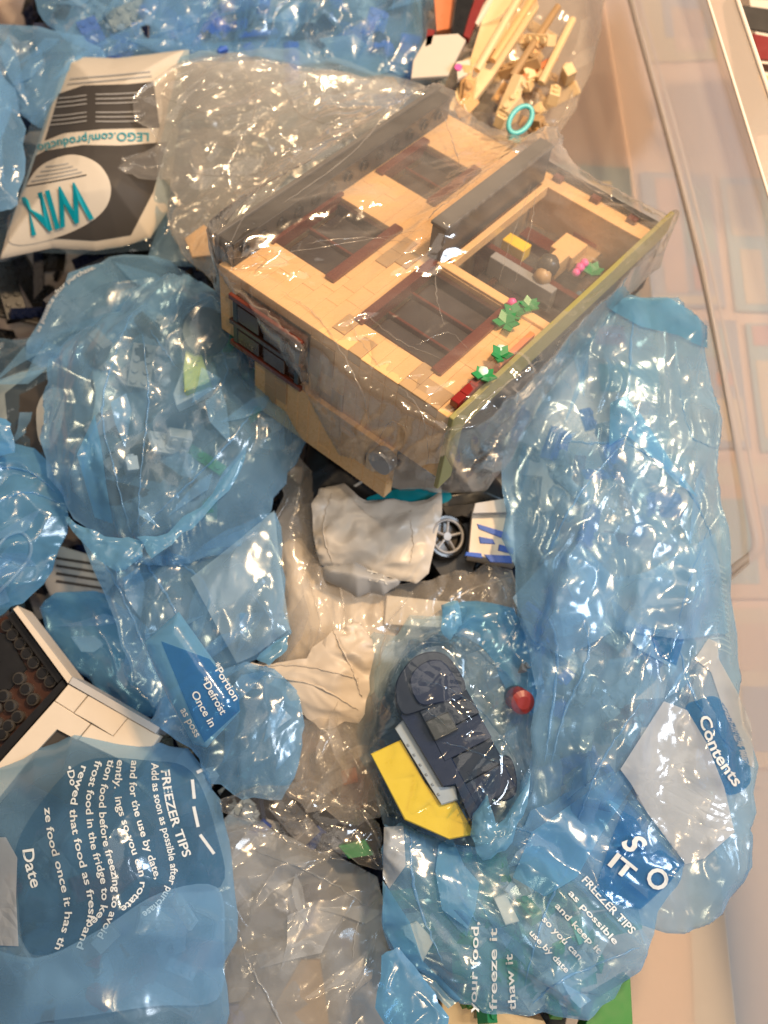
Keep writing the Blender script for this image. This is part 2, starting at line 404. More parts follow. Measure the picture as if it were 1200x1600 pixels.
class Film:
    """a bag: slack, buckled top skin and a bottom skin over a traced outline, with real height"""
    def __init__(s, name, pts, z0, z1, mat, label, cat='bag', group=None, seed=1, amp=1., size=.045, ang=0., aniso=1.,
                 edge=.03, creases=(), bumps=(), pleats=(), smooth=True, step=.00125, tilt=(0, 0), bottom=True,
                 obstacles=None, parent=None, drape_floor=None, keepdome=False, kind=None, folds=0, jag=.05, fold_mats=None, excess=None, stiff=False, big=None):
        pts = jagged(pts, seed, jag, smooth)
        pts = np.array(pts, float); s.z0 = z0; s.pts = pts; s.ang = ang
        if not stiff and not obstacles: z1 = z0 + (z1 - z0) * .62; edge = min(edge, .03)
        if big is None: big = size >= .045 and not obstacles
        if excess is None: excess = (.26 if big else .30) * min(amp, 1.35)
        X0, Y0 = Pn(pts[:, 0], pts[:, 1], z0); poly = list(zip(X0, Y0)); s.poly = poly
        cx0, cy0 = np.mean(X0), np.mean(Y0); rng = np.random.default_rng(seed)
        ca, sa = math.cos(R(ang)), math.sin(R(ang)); Xp = None; obf = None
        levels = ((8, 4, 2, 1) if big else (4, 2, 1)) if not stiff else (1,)
        if obstacles:
            g1x = np.arange(min(X0) - .005, max(X0) + .005, .0016); g1y = np.arange(min(Y0) - .005, max(Y0) + .005, .0016); obf = np.full((len(g1y), len(g1x)), -9.)
            for j, yy in enumerate(g1y):
                for i, xx in enumerate(g1x):
                    for bvh in obstacles:
                        hh = bvh.ray_cast(Vector((xx, yy, .5)), Vector((0, 0, -1)))
                        if hh[0] is not None: obf[j, i] = max(obf[j, i], hh[0].z + .0016)
            for q in range(2):
                o = obf.copy()
                for dj, di in ((0, 1), (1, 0), (0, -1), (-1, 0)): obf = np.maximum(obf, np.roll(o, (dj, di), (0, 1)))
        for lv in levels:
            st = step * lv
            gx = np.arange(min(X0) - 2 * step * 8, max(X0) + 2 * step * 8 + st, st); gy = np.arange(min(Y0) - 2 * step * 8, max(Y0) + 2 * step * 8 + st, st)
            x, y = np.meshgrid(gx, gy)
            d, bx, by, _ = seg_dist(x, y, poly, True); ins = inside(x, y, poly)
            sd = np.where(ins, d, 0.); t = np.clip(sd / edge, 0, 1); tap = np.clip(sd / (edge * .6), 0, 1)
            dome = .35 * np.sqrt(np.clip(1 - (1 - t) ** 2, 0, 1)) + .65 * t * (1.6 - .6 * t)
            base = z0 + (x - cx0) * tilt[0] + (y - cy0) * tilt[1]
            form = base + (z1 - z0) * dome
            for (px, py, dz, r) in bumps:
                qx, qy = Pn(px, py, z1); r = r * .0004
                form = form + tap * dz * np.exp(-((x - qx) ** 2 + (y - qy) ** 2) / (r * r))
            keep = ins[:-1, :-1] | ins[1:, :-1] | ins[:-1, 1:] | ins[1:, 1:]
            used = np.zeros(ins.shape, bool)
            for dj in (0, 1):
                for di in (0, 1): used[dj:dj + keep.shape[0], di:di + keep.shape[1]] |= keep
            vx = np.where(ins, x, bx); vy = np.where(ins, y, by)
            if obf is not None:
                ob = bilin(obf, g1x, g1y, x, y)
                if lv == levels[0]:
                    lo = base if not keepdome else form
                    zz = np.maximum(np.where(ins, form if not keepdome else base, base), ob)
                    for it in range(140 if lv >= 4 else 400):
                        a_ = zz.copy(); a_[1:-1, 1:-1] = .25 * (zz[2:, 1:-1] + zz[:-2, 1:-1] + zz[1:-1, 2:] + zz[1:-1, :-2])
                        zz = np.where(ins, np.maximum(a_, ob), base)
                    mem = np.maximum(zz, form) if keepdome else zz; mg = (gx, gy)
                    start = mem
                else: start = bilin(mem, mg[0], mg[1], x, y)
                floor = np.maximum(ob, np.minimum(start - .006, form if keepdome else start - .006)); ceil = start + .014
            else:
                start = form; floor = base + (form - base) * .55 - .002; ceil = form + (.022 if big else .016) * max(.4, min(amp, 1.3))
            if stiff:
                X = np.stack([vx, vy, start + tap * amp * crumple(x, y, seed, ang, aniso, size)], -1)
                X[..., 2] = np.where(ins, X[..., 2], base)
            else:
                if Xp is None:
                    z = start + amp * crumple(x, y, seed, ang, aniso, size * (1.6 if big else 1)) * (.25 + .75 * tap)
                    for (cp, h, wd) in creases:
                        cp = spline(cp, 6) if len(cp) > 2 else np.array(cp, float)
                        qx, qy = Pn(cp[:, 0], cp[:, 1], z1); dd, _, _, tt = seg_dist(x, y, list(zip(qx, qy)), False)
                        z = z + 1.1 * h * np.exp(-dd / (wd * 1.6)) * np.clip(np.minimum(tt, 1 - tt) * 6 + .15, 0, 1) * tap
                    for (px, py, n, h, rr, ph) in pleats:
                        qx, qy = Pn(px, py, z1); a_ = np.arctan2(y - qy, x - qx); r = np.hypot(x - qx, y - qy)
                        k = a_ * n / 6.2832 + .35 * np.sin(a_ * 3 + seed) + ph; tri = np.abs((k % 1) * 2 - 1) * 2 - 1
                        z = z + tap * 1.5 * h * tri * np.exp(-r / rr) * np.clip(r / .01, 0, 1)
                    X = np.stack([vx, vy, np.clip(z, floor, ceil)], -1)
                else:
                    D = bilin(Xp, pg[0], pg[1], x, y); w_ = np.clip(sd / (st * 2), 0, 1)
                    X = np.stack([vx + D[..., 0] * w_, vy + D[..., 1] * w_, start + D[..., 2]], -1)
                    X[..., 2] += tap * rng.normal(0, .00016 * lv, x.shape)
                    X[..., 2] = np.clip(X[..., 2], floor, ceil)
                m2 = np.clip(.38 + 1.15 * smooth_noise(x / .075, y / .075, seed + 77), .04, 1.35)
                rest = []
                for dj, di in EDGES:
                    ax, bx_ = pairs(vx, dj, di); ay, by_ = pairs(vy, dj, di); ux, uy = bx_ - ax, by_ - ay; l0 = np.hypot(ux, uy)
                    cr_ = np.abs(-ux * sa + uy * ca) / (l0 + 1e-9); ma, mb = pairs(m2, dj, di); ua, ub = pairs(used, dj, di)
                    rest.append((l0 * (1 + excess * (.35 + .9 * cr_ ** 2) * .5 * (ma + mb)), ua & ub & (l0 > 1e-7)))
                edgez = base + (0 if obstacles is None else 0)
                free = used; xyf = np.where(ins, 1., 0.)
                fl_ = np.where(ins, floor, base - .002); ce_ = np.where(ins, ceil, base + .004)
                X = relax(X, used, free, xyf, rest, fl_, ce_, {8: 260, 4: 260 if not big else 140, 2: 100, 1: 40}[lv], {8: .00004, 4: .00002, 2: .00001, 1: .000004}[lv])
            if lv == 1 and not stiff:
                # thin film creases sharply: flatten it into facets along and across the folds
                F_ = 0
                for wt_, su, sv, da in (((.62, .060, .0160, 0), (.28, .028, .0095, 22), (.10, .012, .006, -31)) if big else ((.55, .040, .0105, 0), (.30, .020, .0070, 22), (.15, .010, .005, -31))):
                    c_, s_ = math.cos(R(ang + da)), math.sin(R(ang + da)); wx = x + .0035 * smooth_noise(x / .035, y / .035, seed + 31 + da); wy = y + .0035 * smooth_noise(x / .035, y / .035, seed + 62 + da)
                    F_ = F_ + wt_ * facet(X - np.stack([x, y, x * 0], -1), gx, gy, wx, wy, c_, s_, su, sv, x, y)
                F_[..., 0] += x; F_[..., 1] += y
                wb = np.clip(sd / .006, 0, 1)[..., None]; X2 = X * (1 - wb) + F_ * wb
                X2[..., 2] += tap * amp * (.12 if big else .25) * (crumple(x, y, seed + 5, ang, aniso, size * .35))
                if obf is not None: X2[..., 2] = np.where(ins, np.maximum(X2[..., 2], ob), X2[..., 2])
                X = X2
            pg = (gx, gy); Xp = np.stack([X[..., 0] - vx, X[..., 1] - vy, X[..., 2] - start], -1)
        s.gx, s.gy, s.step, s.ins = gx, gy, st, ins
        s.X = X; s.D = np.stack([X[..., 0] - x, X[..., 1] - y, X[..., 2]], -1)
        far = ~used; s.D[far, 0] = 0; s.D[far, 1] = 0; s.D[far, 2] = base[far]
        idx = np.arange(x.size).reshape(x.shape)
        q = np.stack([idx[:-1, :-1][keep], idx[:-1, 1:][keep], idx[1:, 1:][keep], idx[1:, :-1][keep]], 1)
        us, inv = np.unique(q, return_inverse=True); q = inv.reshape(q.shape)
        V = X.reshape(-1, 3)[us]
        if bottom:
            zb = base - .25 * (z1 - z0) * dome + .7 * crumple(x, y, seed + 50, ang, aniso, size) * tap * amp
            zb = np.minimum(zb, X[..., 2] - .0006 * ins)
            zb = np.where(ins, zb, X[..., 2] - .0003)
            V2 = np.stack([vx.ravel()[us], vy.ravel()[us], zb.ravel()[us]], 1)
            q = np.concatenate([q, q[:, ::-1] + len(V)]); V = np.concatenate([V, V2])
        s.obj = mesh_obj(name, V, q, mat, parent, True)
        tag(s.obj, label, cat if not parent else None, group, kind)
        s.mat = mat
        rg = np.random.default_rng(seed + 300)
        for (cp, h, wd) in (creases if not stiff else ()):
            p = spline(cp, 6) if len(cp) > 2 else np.linspace(cp[0], cp[1], 10)
            p = np.repeat(p, 2, 0)[:-1] * .5 + np.repeat(p, 2, 0)[1:] * .5; n = len(p)
            tx, ty, tz = s.on(p[:, 0] + rg.normal(0, .8, n), p[:, 1] + rg.normal(0, .8, n), .0004)
            keepk = [0] + [k for k in range(1, n) if abs(tz[k] - tz[k - 1]) < .006 and (p[k] != p[k - 1]).any()]
            if len(keepk) < 4: continue
            rr = [max(.00012, (.0006 if obstacles else .0008) * min(1, h / .008) * math.sin(math.pi * (k + .5) / len(keepk)) ** .6 * rg.uniform(.5, 1.2)) for k in range(len(keepk))]
            PV, PF = tube_vf([(tx[k], ty[k], tz[k]) for k in keepk], rr, 7); mesh_obj('pleat', PV, PF, mat, s.obj, True)  # added film tubes along the creases, made to carry bright highlight lines
        rng = np.random.default_rng(seed + 500); k = 0; tries = 0; pl = list(map(tuple, pts)); fm = fold_mats or [mat]
        while k < folds and tries < 400:
            tries += 1; c = rng.uniform(pts.min(0), pts.max(0)); a = R(-ang) + rng.normal(0, .5); ln = rng.uniform(50, 150); wd = rng.uniform(9, 34)
            d = np.array([math.cos(a), math.sin(a)]); n_ = np.array([-d[1], d[0]]) * rng.choice((-1, 1))
            q = [c - d * ln * .5, c - d * ln * .1 + n_ * wd * rng.uniform(.3, 1), c + d * ln * .25 + n_ * wd, c + d * ln * .5 + n_ * wd * rng.uniform(0, .5), c + d * ln * .2 - n_ * 2]
            qa = np.array(q)
            if not inside(qa[:, 0], qa[:, 1], pl).all(): continue
            s.patch('fold', q, fm[k % len(fm)], .0008, False, 3., None, (c, n_, wd, rng.uniform(.002, .007))); k += 1
    def on(s, px, py, off=0.):
        """film point seen at photo pixel (px,py)"""
        px = np.asarray(px, float); py = np.asarray(py, float); z = np.full(px.shape, s.z0 + .01)
        u, v = Pn(px, py, z)
        for k in range(14):
            D = bilin(s.D, s.gx, s.gy, u, v); tx, ty = Pn(px, py, D[..., 2]); u = u + .6 * (tx - u - D[..., 0]); v = v + .6 * (ty - v - D[..., 1])
        D = bilin(s.D, s.gx, s.gy, u, v)
        return u + D[..., 0], v + D[..., 1], D[..., 2] + off
    def patch(s, name, pts, mat, off=.0005, smooth=True, step=3., label=None, lift=None):
        """a printed panel lying on the film"""
        if smooth: pts = spline(pts, 5, True)
        pts = np.array(pts, float)
        gx = np.arange(pts[:, 0].min() - step, pts[:, 0].max() + 2 * step, step); gy = np.arange(pts[:, 1].min() - step, pts[:, 1].max() + 2 * step, step)
        u, v = np.meshgrid(gx, gy); d, bx, by, _ = seg_dist(u, v, list(map(tuple, pts)), True); ins = inside(u, v, list(map(tuple, pts)))
        u = np.where(ins, u, bx); v = np.where(ins, v, by)
        if lift:
            c, n_, wd, lf_ = lift; off = off + lf_ * np.clip(((u - c[0]) * n_[0] + (v - c[1]) * n_[1]) / wd, 0, 1) ** 1.3
        x, y, z = s.on(u, v, off)
        keep = ins[:-1, :-1] | ins[1:, :-1] | ins[:-1, 1:] | ins[1:, 1:]
        idx = np.arange(u.size).reshape(u.shape)
        q = np.stack([idx[:-1, :-1][keep], idx[1:, :-1][keep], idx[1:, 1:][keep], idx[:-1, 1:][keep]], 1)
        used, inv = np.unique(q, return_inverse=True)
        o = mesh_obj(name, np.stack([x.ravel()[used], y.ravel()[used], z.ravel()[used]], 1), inv.reshape(q.shape), mat, s.obj, True)
        if label: o['label'] = label
        return o
    def strip(s, name, path, wpx, mat, off=.0006):
        p = spline(path, 6) if len(path) > 2 else np.linspace(path[0], path[1], 12)
        d = np.gradient(p, axis=0); n = np.stack([-d[:, 1], d[:, 0]], 1); n /= np.linalg.norm(n, axis=1)[:, None] + 1e-9
        a = p + n * wpx / 2; b = p - n * wpx / 2
        xa, ya, za = s.on(a[:, 0], a[:, 1], off); xb, yb, zb = s.on(b[:, 0], b[:, 1], off)
        V = np.concatenate([np.stack([xa, ya, za], 1), np.stack([xb, yb, zb], 1)]); k = len(p)
        return mesh_obj(name, V, [[i, i + 1, k + i + 1, k + i] for i in range(k - 1)], mat, s.obj)
    def text(s, body, path, size, mat, off=.0008, name='printed_line', bold=.012, fit=True, shear=0., parent=None):
        """lettering running along a pixel path, laid on the film"""
        V, F = glyphs(body, bold, shear)
        p = spline(path, 8) if len(path) > 2 else np.linspace(path[0], path[1], 16)
        seg = np.hypot(*np.diff(p, axis=0).T); L = np.concatenate([[0], np.cumsum(seg)])
        wd = V[:, 0].max() - V[:, 0].min(); sx = L[-1] / wd if fit else size
        t = (V[:, 0] - V[:, 0].min()) * sx
        qx = np.interp(t, L, p[:, 0]); qy = np.interp(t, L, p[:, 1])
        e = 2.0; tx = np.interp(t + e, L, p[:, 0]) - np.interp(t - e, L, p[:, 0]); ty = np.interp(t + e, L, p[:, 1]) - np.interp(t - e, L, p[:, 1])
        n = np.hypot(tx, ty) + 1e-9; tx /= n; ty /= n
        # up of the letters = left of the running direction on the picture (y is down)
        ux = qx + ty * V[:, 1] * size; uy = qy - tx * V[:, 1] * size
        x, y, z = s.on(ux, uy, off)
        return mesh_obj(name, np.stack([x, y, z], 1), F, mat, parent or s.obj)
_gl = {}
def glyphs(body, bold, shear=0.):
    key = (body, bold, shear)
    if key not in _gl:
        cu = bpy.data.curves.new('lettering', 'FONT'); cu.body = body; cu.resolution_u = 3; cu.offset = bold; cu.shear = shear; cu.size = 1.0
        o = bpy.data.objects.new('lettering', cu); COL.objects.link(o)
        dg = bpy.context.evaluated_depsgraph_get(); dg.update()
        me = bpy.data.meshes.new_from_object(o.evaluated_get(dg))
        V = np.zeros(len(me.vertices) * 3); me.vertices.foreach_get('co', V); V = V.reshape(-1, 3)[:, :2].copy()
        F = [list(p.vertices) for p in me.polygons]
        bpy.data.objects.remove(o); bpy.data.curves.remove(cu); bpy.data.meshes.remove(me)
        _gl[key] = (V, F)
    return _gl[key]

# ================================================================== SETTING: table and storage box
ZT = -.165
def table():
    m, nt, out = new_mat('pinkish_table_top'); L = nt.links.new
    b = nd(nt, 'ShaderNodeBsdfPrincipled', Roughness=.5)
    tc = nd(nt, 'ShaderNodeTexCoord'); n = nd(nt, 'ShaderNodeTexNoise', Scale=12., Detail=6.); L(tc.outputs['Object'], n.inputs['Vector'])
    cr = nd(nt, 'ShaderNodeValToRGB'); cr.color_ramp.elements[0].color = (.84, .58, .44, 1); cr.color_ramp.elements[1].color = (.90, .65, .50, 1)
    cr.color_ramp.elements[0].position = .3; cr.color_ramp.elements[1].position = .7
    L(n.outputs['Fac'], cr.inputs[0]); L(cr.outputs[0], b.inputs['Base Color']); L(b.outputs[0], out.inputs[0])
    o = mesh_obj('table_top', [(-1.2, -1.2, ZT), (1.2, -1.2, ZT), (1.2, 1.2, ZT), (-1.2, 1.2, ZT)], [(0, 1, 2, 3)], m)
    tag(o, None, None, None, 'structure')
table()

box = empty('storage_box', P(1010, 800, ZT), 'big frosted clear plastic storage box holding all the bags', 'storage box')
def box_parts():
    inv = Matrix.Translation(-box.location)
    def local(V): return [inv @ Vector(v) for v in V]
    ys = [-260, 0, 400, 850, 1300, 1900]
    def line(pts, z):  # pts: pixel polyline
        xs = np.interp(ys, [p[1] for p in pts], [p[0] for p in pts]); return [P(a, b, z) for a, b in zip(xs, ys)]
    base = line([(905, -260), (945, 0), (1010, 400), (1075, 850), (1120, 1300), (1180, 1900)], -.16)
    mid = line([(928, -260), (986, 0), (1092, 400), (1172, 850), (1250, 1300), (1350, 1900)], -.06)
    top = line([(1030, -260), (1105, 0), (1229, 400), (1368, 850), (1500, 1300), (1690, 1900)], .085)
    fl = line([(1066, -260), (1152, 0), (1288, 400), (1440, 850), (1590, 1300), (1790, 1900)], .088)
    n = len(ys)
    def wall(name, A, B, m_='frost'):
        V = []
        for k in range(n): V += [A[k], B[k]]
        return mesh_obj(name, local(V), [[2 * i, 2 * i + 2, 2 * i + 3, 2 * i + 1] for i in range(n - 1)], M[m_], box, True)
    wall('lower_side_wall', base, mid); wall('upper_side_wall', mid, top); wall('rim_flange', top, fl, 'frost_rim')
    V, F = tube_vf(local([p + Vector((0, 0, .001)) for p in top]), .0011); mesh_obj('rim_edge', V, F, M['frost_rib'], box, True)
    V, F = tube_vf(local([p + Vector((.0, 0, .0)) for p in fl]), .0016); mesh_obj('rim_edge', V, F, M['frost_rib'], box, True)
    # moulded rib with its rounded lower corner
    rp = [(940, -200, -.058), (986, 0, -.058), (1041, 200, -.058), (1092, 400, -.058), (1138, 620, -.058), (1172, 800, -.06), (1180, 845, -.062), (1174, 866, -.066), (1150, 885, -.072), (1120, 912, -.082)]
    rp = [P(*a) for a in rp]; rp = [Vector(v) for v in spline([tuple(v) for v in rp], 5)]
    V, F = tube_vf(local(rp), .0028); mesh_obj('moulded_rib', V, F, M['frost_rib'], box, True)
    rp2 = [v + Vector((.0055, 0, .004)) for v in rp]
    V, F = tube_vf(local(rp2), .0012); mesh_obj('moulded_rib', V, F, M['frost_rib'], box, True)
    # floor of the box and the near end wall
    lb = [Vector((-.42, p.y, -.16)) for p in base]; V = []
    for k in range(n): V += [lb[k], base[k]]
    mesh_obj('box_floor', local(V), [[2 * i, 2 * i + 1, 2 * i + 3, 2 * i + 2] for i in range(n - 1)], M['frost'], box)
box_parts()

# instruction booklets lying on the table, seen through the frosted wall
def booklet(pts, mat, panels, label, z=ZT + .0045):
    top = [P(x, y, z) for x, y in pts]; c = sum(top, Vector()) / 4
    r = empty('booklet', (c.x, c.y, ZT), label, 'booklet', 'instruction booklets seen through the box wall')
    V, F = prism_vf([p - r.location for p in top], .004); mesh_obj('cover', V, F, mat, r)
    for (a0, a1, b0, b1, m_) in panels:
        q = []
        for a, b in ((a0, b0), (a1, b0), (a1, b1), (a0, b1)):
            p = top[0].lerp(top[1], a).lerp(top[3].lerp(top[2], a), b) - r.location; q.append(p + Vector((0, 0, .0008)))
        V, F = prism_vf(q, .0006, .0002); mesh_obj('printed_panel', V, F, m_, r)
def pap(n, c): return plastic(n, c, .5, .05, .3)
CR, TE, PE, GB, YE, RS, PI_ = pap('cream_print', (.80, .66, .46)), pap('pale_teal_print', (.34, .54, .56)), pap('peach_print', (.78, .55, .40)), pap('grey_blue_print', (.36, .43, .52)), pap('mustard_print', (.74, .62, .34)), pap('red_print', (.68, .34, .30)), pap('pink_print', (.74, .48, .42))
booklet([(985, -90), (1108, -60), (1122, 92), (1012, 96)], YE, [(.30, .97, .04, .80, GB), (.42, .85, .52, .92, PE), (.05, .25, .1, .3, CR)], 'mustard yellow booklet behind the far end of the rib')
booklet([(870, 255), (985, 262), (1000, 470), (885, 470)], TE, [(.28, .72, .12, .5, CR), (.35, .6, .2, .45, PE), (.05, .95, .62, .7, GB), (.5, .9, .72, .95, CR)], 'pale teal booklet left of the rib, farthest in its row')
booklet([(1000, 268), (1110, 272), (1135, 480), (1020, 480)], GB, [(.2, .5, .05, .9, PI_), (.55, .95, .1, .6, TE), (.1, .9, .92, .98, CR), (.6, .8, .7, .88, RS)], 'grey blue booklet with a pink stripe under the rib')
booklet([(1125, 276), (1290, 280), (1320, 490), (1150, 485)], TE, [(.05, .35, .06, .45, CR), (.45, .8, .2, .6, PE), (.1, .3, .55, .95, CR), (.4, .9, .7, .92, GB)], 'teal booklet with cream blocks near the box rim')
booklet([(915, 490), (1030, 492), (1050, 690), (935, 690)], CR, [(.1, .5, .1, .25, RS), (.1, .9, .4, .62, TE), (.3, .8, .7, .9, PE)], 'cream booklet with a red block left of the rib')
booklet([(1045, 500), (1150, 500), (1175, 700), (1065, 700)], GB, [(.1, .85, .06, .3, TE), (.2, .5, .4, .8, PE), (.6, .85, .42, .52, RS), (.55, .95, .62, .95, CR)], 'dark grey blue booklet with a small red square')
booklet([(1165, 505), (1330, 505), (1360, 705), (1190, 705)], TE, [(.05, .4, .02, .18, RS), (.05, .5, .3, .9, CR), (.6, .9, .2, .8, PE)], 'teal booklet with a red corner near the rim')
booklet([(950, 710), (1080, 710), (1100, 930), (965, 930)], TE, [(.1, .9, .1, .4, PE), (.3, .7, .5, .9, CR), (.05, .2, .5, .9, GB)], 'teal and peach booklet beside the blue bag')
booklet([(1095, 715), (1215, 715), (1240, 935), (1115, 935)], PE, [(.1, .9, .05, .2, CR), (.15, .6, .3, .9, TE), (.7, .95, .35, .8, GB)], 'peach booklet under the rounded end of the rib')
booklet([(1130, 950), (1310, 950), (1340, 1200), (1150, 1200)], CR, [(.05, .4, .1, .4, PE), (.5, .9, .1, .8, TE), (.1, .4, .5, .9, GB)], 'cream booklet with peach and teal blocks low by the wall')

booklet([(1070, 1210), (1300, 1200), (1330, 1700), (1090, 1700)], pap('haze_paper', (.62, .58, .54)), [(.1, .5, .05, .06, GB)], 'added pale sheet imitating milky haze under the lower right corner of the box')  # sheet put under the box to whiten its hazy corner
# red and white carton standing outside the box, far right corner
def carton():
    r = empty('carton', P(1215, 60, -.10), 'red and white printed carton with a black band outside the box', 'carton')
    def pr(name, pts, z, dz, m): 
        o = px_prism(name, pts, z, dz, m); o.parent = r; o.matrix_parent_inverse = Matrix.Translation(-r.location); return o
    pr('carton_body', [(1160, -60), (1300, -70), (1320, 150), (1198, 150)], -.02, .05, M['white'])
    pr('black_band', [(1146, 6), (1320, 30), (1322, 72), (1158, 42)], -.018, .0016, M['char'])
    pr('red_patch', [(1176, 52), (1320, 80), (1322, 105), (1186, 92)], -.018, .0016, M['red'])
    pr('red_patch', [(1142, -40), (1300, -40), (1300, 2), (1150, -6)], -.018, .0016, M['red'])
    pr('brown_patch', [(1180, 98), (1320, 112), (1320, 125), (1184, 108)], -.018, .0016, M['dark_brown'])
    pr('cream_patch', [(1184, 116), (1320, 132), (1330, 180), (1196, 150)], -.018, .0016, M['tan'])
carton()

# ================================================================== loose bricks lying under the bags
def brick_heap(pts, z0, z1, n, mats, label, seed, size=(1, 3)):
    rng = random.Random(seed); pts = np.array(pts, float); V = []; F = []; MI = []
    k = 0
    while k < n:
        x = rng.uniform(pts[:, 0].min(), pts[:, 0].max()); y = rng.uniform(pts[:, 1].min(), pts[:, 1].max())
        if not inside(np.array([x]), np.array([y]), list(map(tuple, pts)))[0]: continue
        z = rng.uniform(z0, z1); p = P(x, y, z); k += 1
        a, b, c = rng.randint(1, 2) * .008, rng.randint(*size) * .008, rng.choice((.0032, .0096, .0096))
        v, f = chamfer_box(-a / 2, a / 2, -b / 2, b / 2, -c / 2, c / 2, .0003)
        sv, sf = [], []
        for i in range(int(round(a / .008))):
            for j in range(int(round(b / .008))):
                q, g = cyl_vf((-a / 2 + .004 + i * .008, -b / 2 + .004 + j * .008, c / 2), (0, 0, 1), .0024, .0017, 8)
                o = len(v) + len(sv); sv += q; sf += [[t + o for t in h] for h in g]
        v = [Vector(t) for t in v] + sv; f = f + sf
        m = Matrix.Translation(p) @ Matrix.Rotation(rng.uniform(0, 6.3), 4, 'Z') @ Matrix.Rotation(rng.gauss(0, .6), 4, 'X') @ Matrix.Rotation(rng.gauss(0, .6), 4, 'Y')
        o = len(V); V += [m @ t for t in v]; F += [[t + o for t in h] for h in f]; MI += [rng.randrange(len(mats))] * len(f)
    return tag(mesh_obj('loose_bricks', V, F, mats, None, False, MI), label, None, None, 'stuff')
ALLP = [(-120, -150), (820, -150), (760, 200), (820, 700), (900, 1200), (860, 1750), (-120, 1750)]
brick_heap(ALLP, -.15, -.085, 1500, [M['black'], M['black'], M['black'], M['navy'], M['dark_grey_navy'], M['char']], 'added loose bricks at the box bottom, coloured dark for the shade between the bags', 3, (2, 6))  # near-black palette stands for the darkness in the gaps between bags

# ================================================================== the tan brick-built building, lying on its back
RB = Matrix(((0.6281768185, -0.7725102834, 0.0928533615), (0.7011567262, 0.6137692600, 0.3628588443), (-0.3373027276, -0.1628347554, 0.9272064023)))
TB = Vector((0.0380016832, 0.0371190511, 0.0996418641))
MB = RB.to_4x4(); MB.translation = TB
house = empty('brick_building', TB, 'tan brick-built toy building with brown windows lying on its back in the clear bag', 'toy building')
house.matrix_world = MB
def loc(px, py, axis=2, val=0.):
    """pixel -> building coordinates on the plane local[axis]=val"""
    a = P(px, py, .3); b = P(px, py, -.3); i = MB.inverted(); a = i @ a; b = i @ b
    t = (val - a[axis]) / (b[axis] - a[axis]); return a.lerp(b, t)
S8, H9 = .008, .0096
_bm = {}
def brick_mesh(n, d, h, mat, nm='brick'):
    k = (n, d, h, mat.name, nm)
    if k not in _bm:
        V, F = chamfer_box(.00003, n * S8 - .00003, .00003, h - .00003, -d, 0, .0003)
        me = bpy.data.meshes.new(nm); me.from_pydata([tuple(v) for v in V], [], F); me.materials.append(mat); _bm[k] = me
    return _bm[k]
def hbox(name, x0, x1, y0, y1, z0, z1, mat, parent=house, c=.0004):
    V, F = chamfer_box(x0, x1, y0, y1, z0, z1, c); return mesh_obj(name, V, F, mat, parent)

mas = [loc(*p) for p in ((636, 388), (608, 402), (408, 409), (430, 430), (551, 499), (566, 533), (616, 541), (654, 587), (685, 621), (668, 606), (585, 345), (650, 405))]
def wall_of_bricks(width, rows, openings, place, seed, darks, depth=.0078, rot=None):
    rng = random.Random(seed)
    for r in range(rows):
        y0, y1 = r * H9, (r + 1) * H9; spans = [(0., width)]
        for (a, b, c, d) in openings:
            if c < y1 - .003 and d > y0 + .003:
                ns = []
                for s0, s1 in spans:
                    if b <= s0 or a >= s1: ns.append((s0, s1)); continue
                    if a > s0: ns.append((s0, a))
                    if b < s1: ns.append((b, s1))
                spans = ns
        for s0, s1 in spans:
            i0, i1 = int(round(s0 / S8)), int(round(s1 / S8)); x = i0; first = True
            while x < i1:
                n = rng.choice((2, 3, 4, 4, 6))
                if first and r % 2: n = max(1, n - 1)
                first = False; n = min(n, i1 - x)
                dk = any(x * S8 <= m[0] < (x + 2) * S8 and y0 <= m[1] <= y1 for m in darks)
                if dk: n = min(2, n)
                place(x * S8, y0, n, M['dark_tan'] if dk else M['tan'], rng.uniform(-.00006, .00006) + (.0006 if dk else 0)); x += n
W_, H_ = 29 * S8, 19 * H9
ops = [(.040, .104, .125, .1728), (.144, .192, .1248, .168), (.024, .096, .0288, .0864), (.104, .216, 0, .0864)]
def pf(x, y, n, m, dz): share('brick', brick_mesh(n, .0078, H9, m), house, Matrix.Translation((x, y, dz)))
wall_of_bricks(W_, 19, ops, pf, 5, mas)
# side wall (faces -x): local brick x runs along -z of the house
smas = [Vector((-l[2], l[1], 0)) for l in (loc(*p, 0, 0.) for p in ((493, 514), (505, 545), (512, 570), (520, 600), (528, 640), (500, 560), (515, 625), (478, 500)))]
def ps(x, y, n, m, dz):
    mw = Matrix(((0, 0, -1, -dz), (0, 1, 0, y), (1, 0, 0, -.0079 - x - n * S8), (0, 0, 0, 1)))
    share('brick', brick_mesh(n, .0078, H9, m), house, mw)
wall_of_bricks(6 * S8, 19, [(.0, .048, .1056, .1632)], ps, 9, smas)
def ps2(x, y, n, m, dz):
    mw = Matrix(((0, 0, -1, -.004 - dz), (0, 1, 0, y + .0336), (1, 0, 0, -.056 - x - n * S8), (0, 0, 0, 1)))
    share('brick', brick_mesh(n, .0078, H9, m), house, mw)
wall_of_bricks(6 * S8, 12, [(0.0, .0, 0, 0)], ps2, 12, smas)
# arched grey opening at the foot of the side wall
V, F = cyl_vf((-.012, .036, -.062), (1, 0, 0), .0085, .0085, 20); mesh_obj('arch_brick', V, F, M['grey'], house)
# inner floors / back so that nothing is hollow
hbox('inner_wall', .0085, .1035, .001, .1815, -.055, -.0165, M['dark_tan'])
hbox('inner_wall', .1045, W_ - .001, .0875, .1815, -.055, -.0165, M['dark_tan'])
hbox('shop_back_wall', .1045, W_ - .001, .0005, .0870, -.062, -.050, M['dark_brown'])

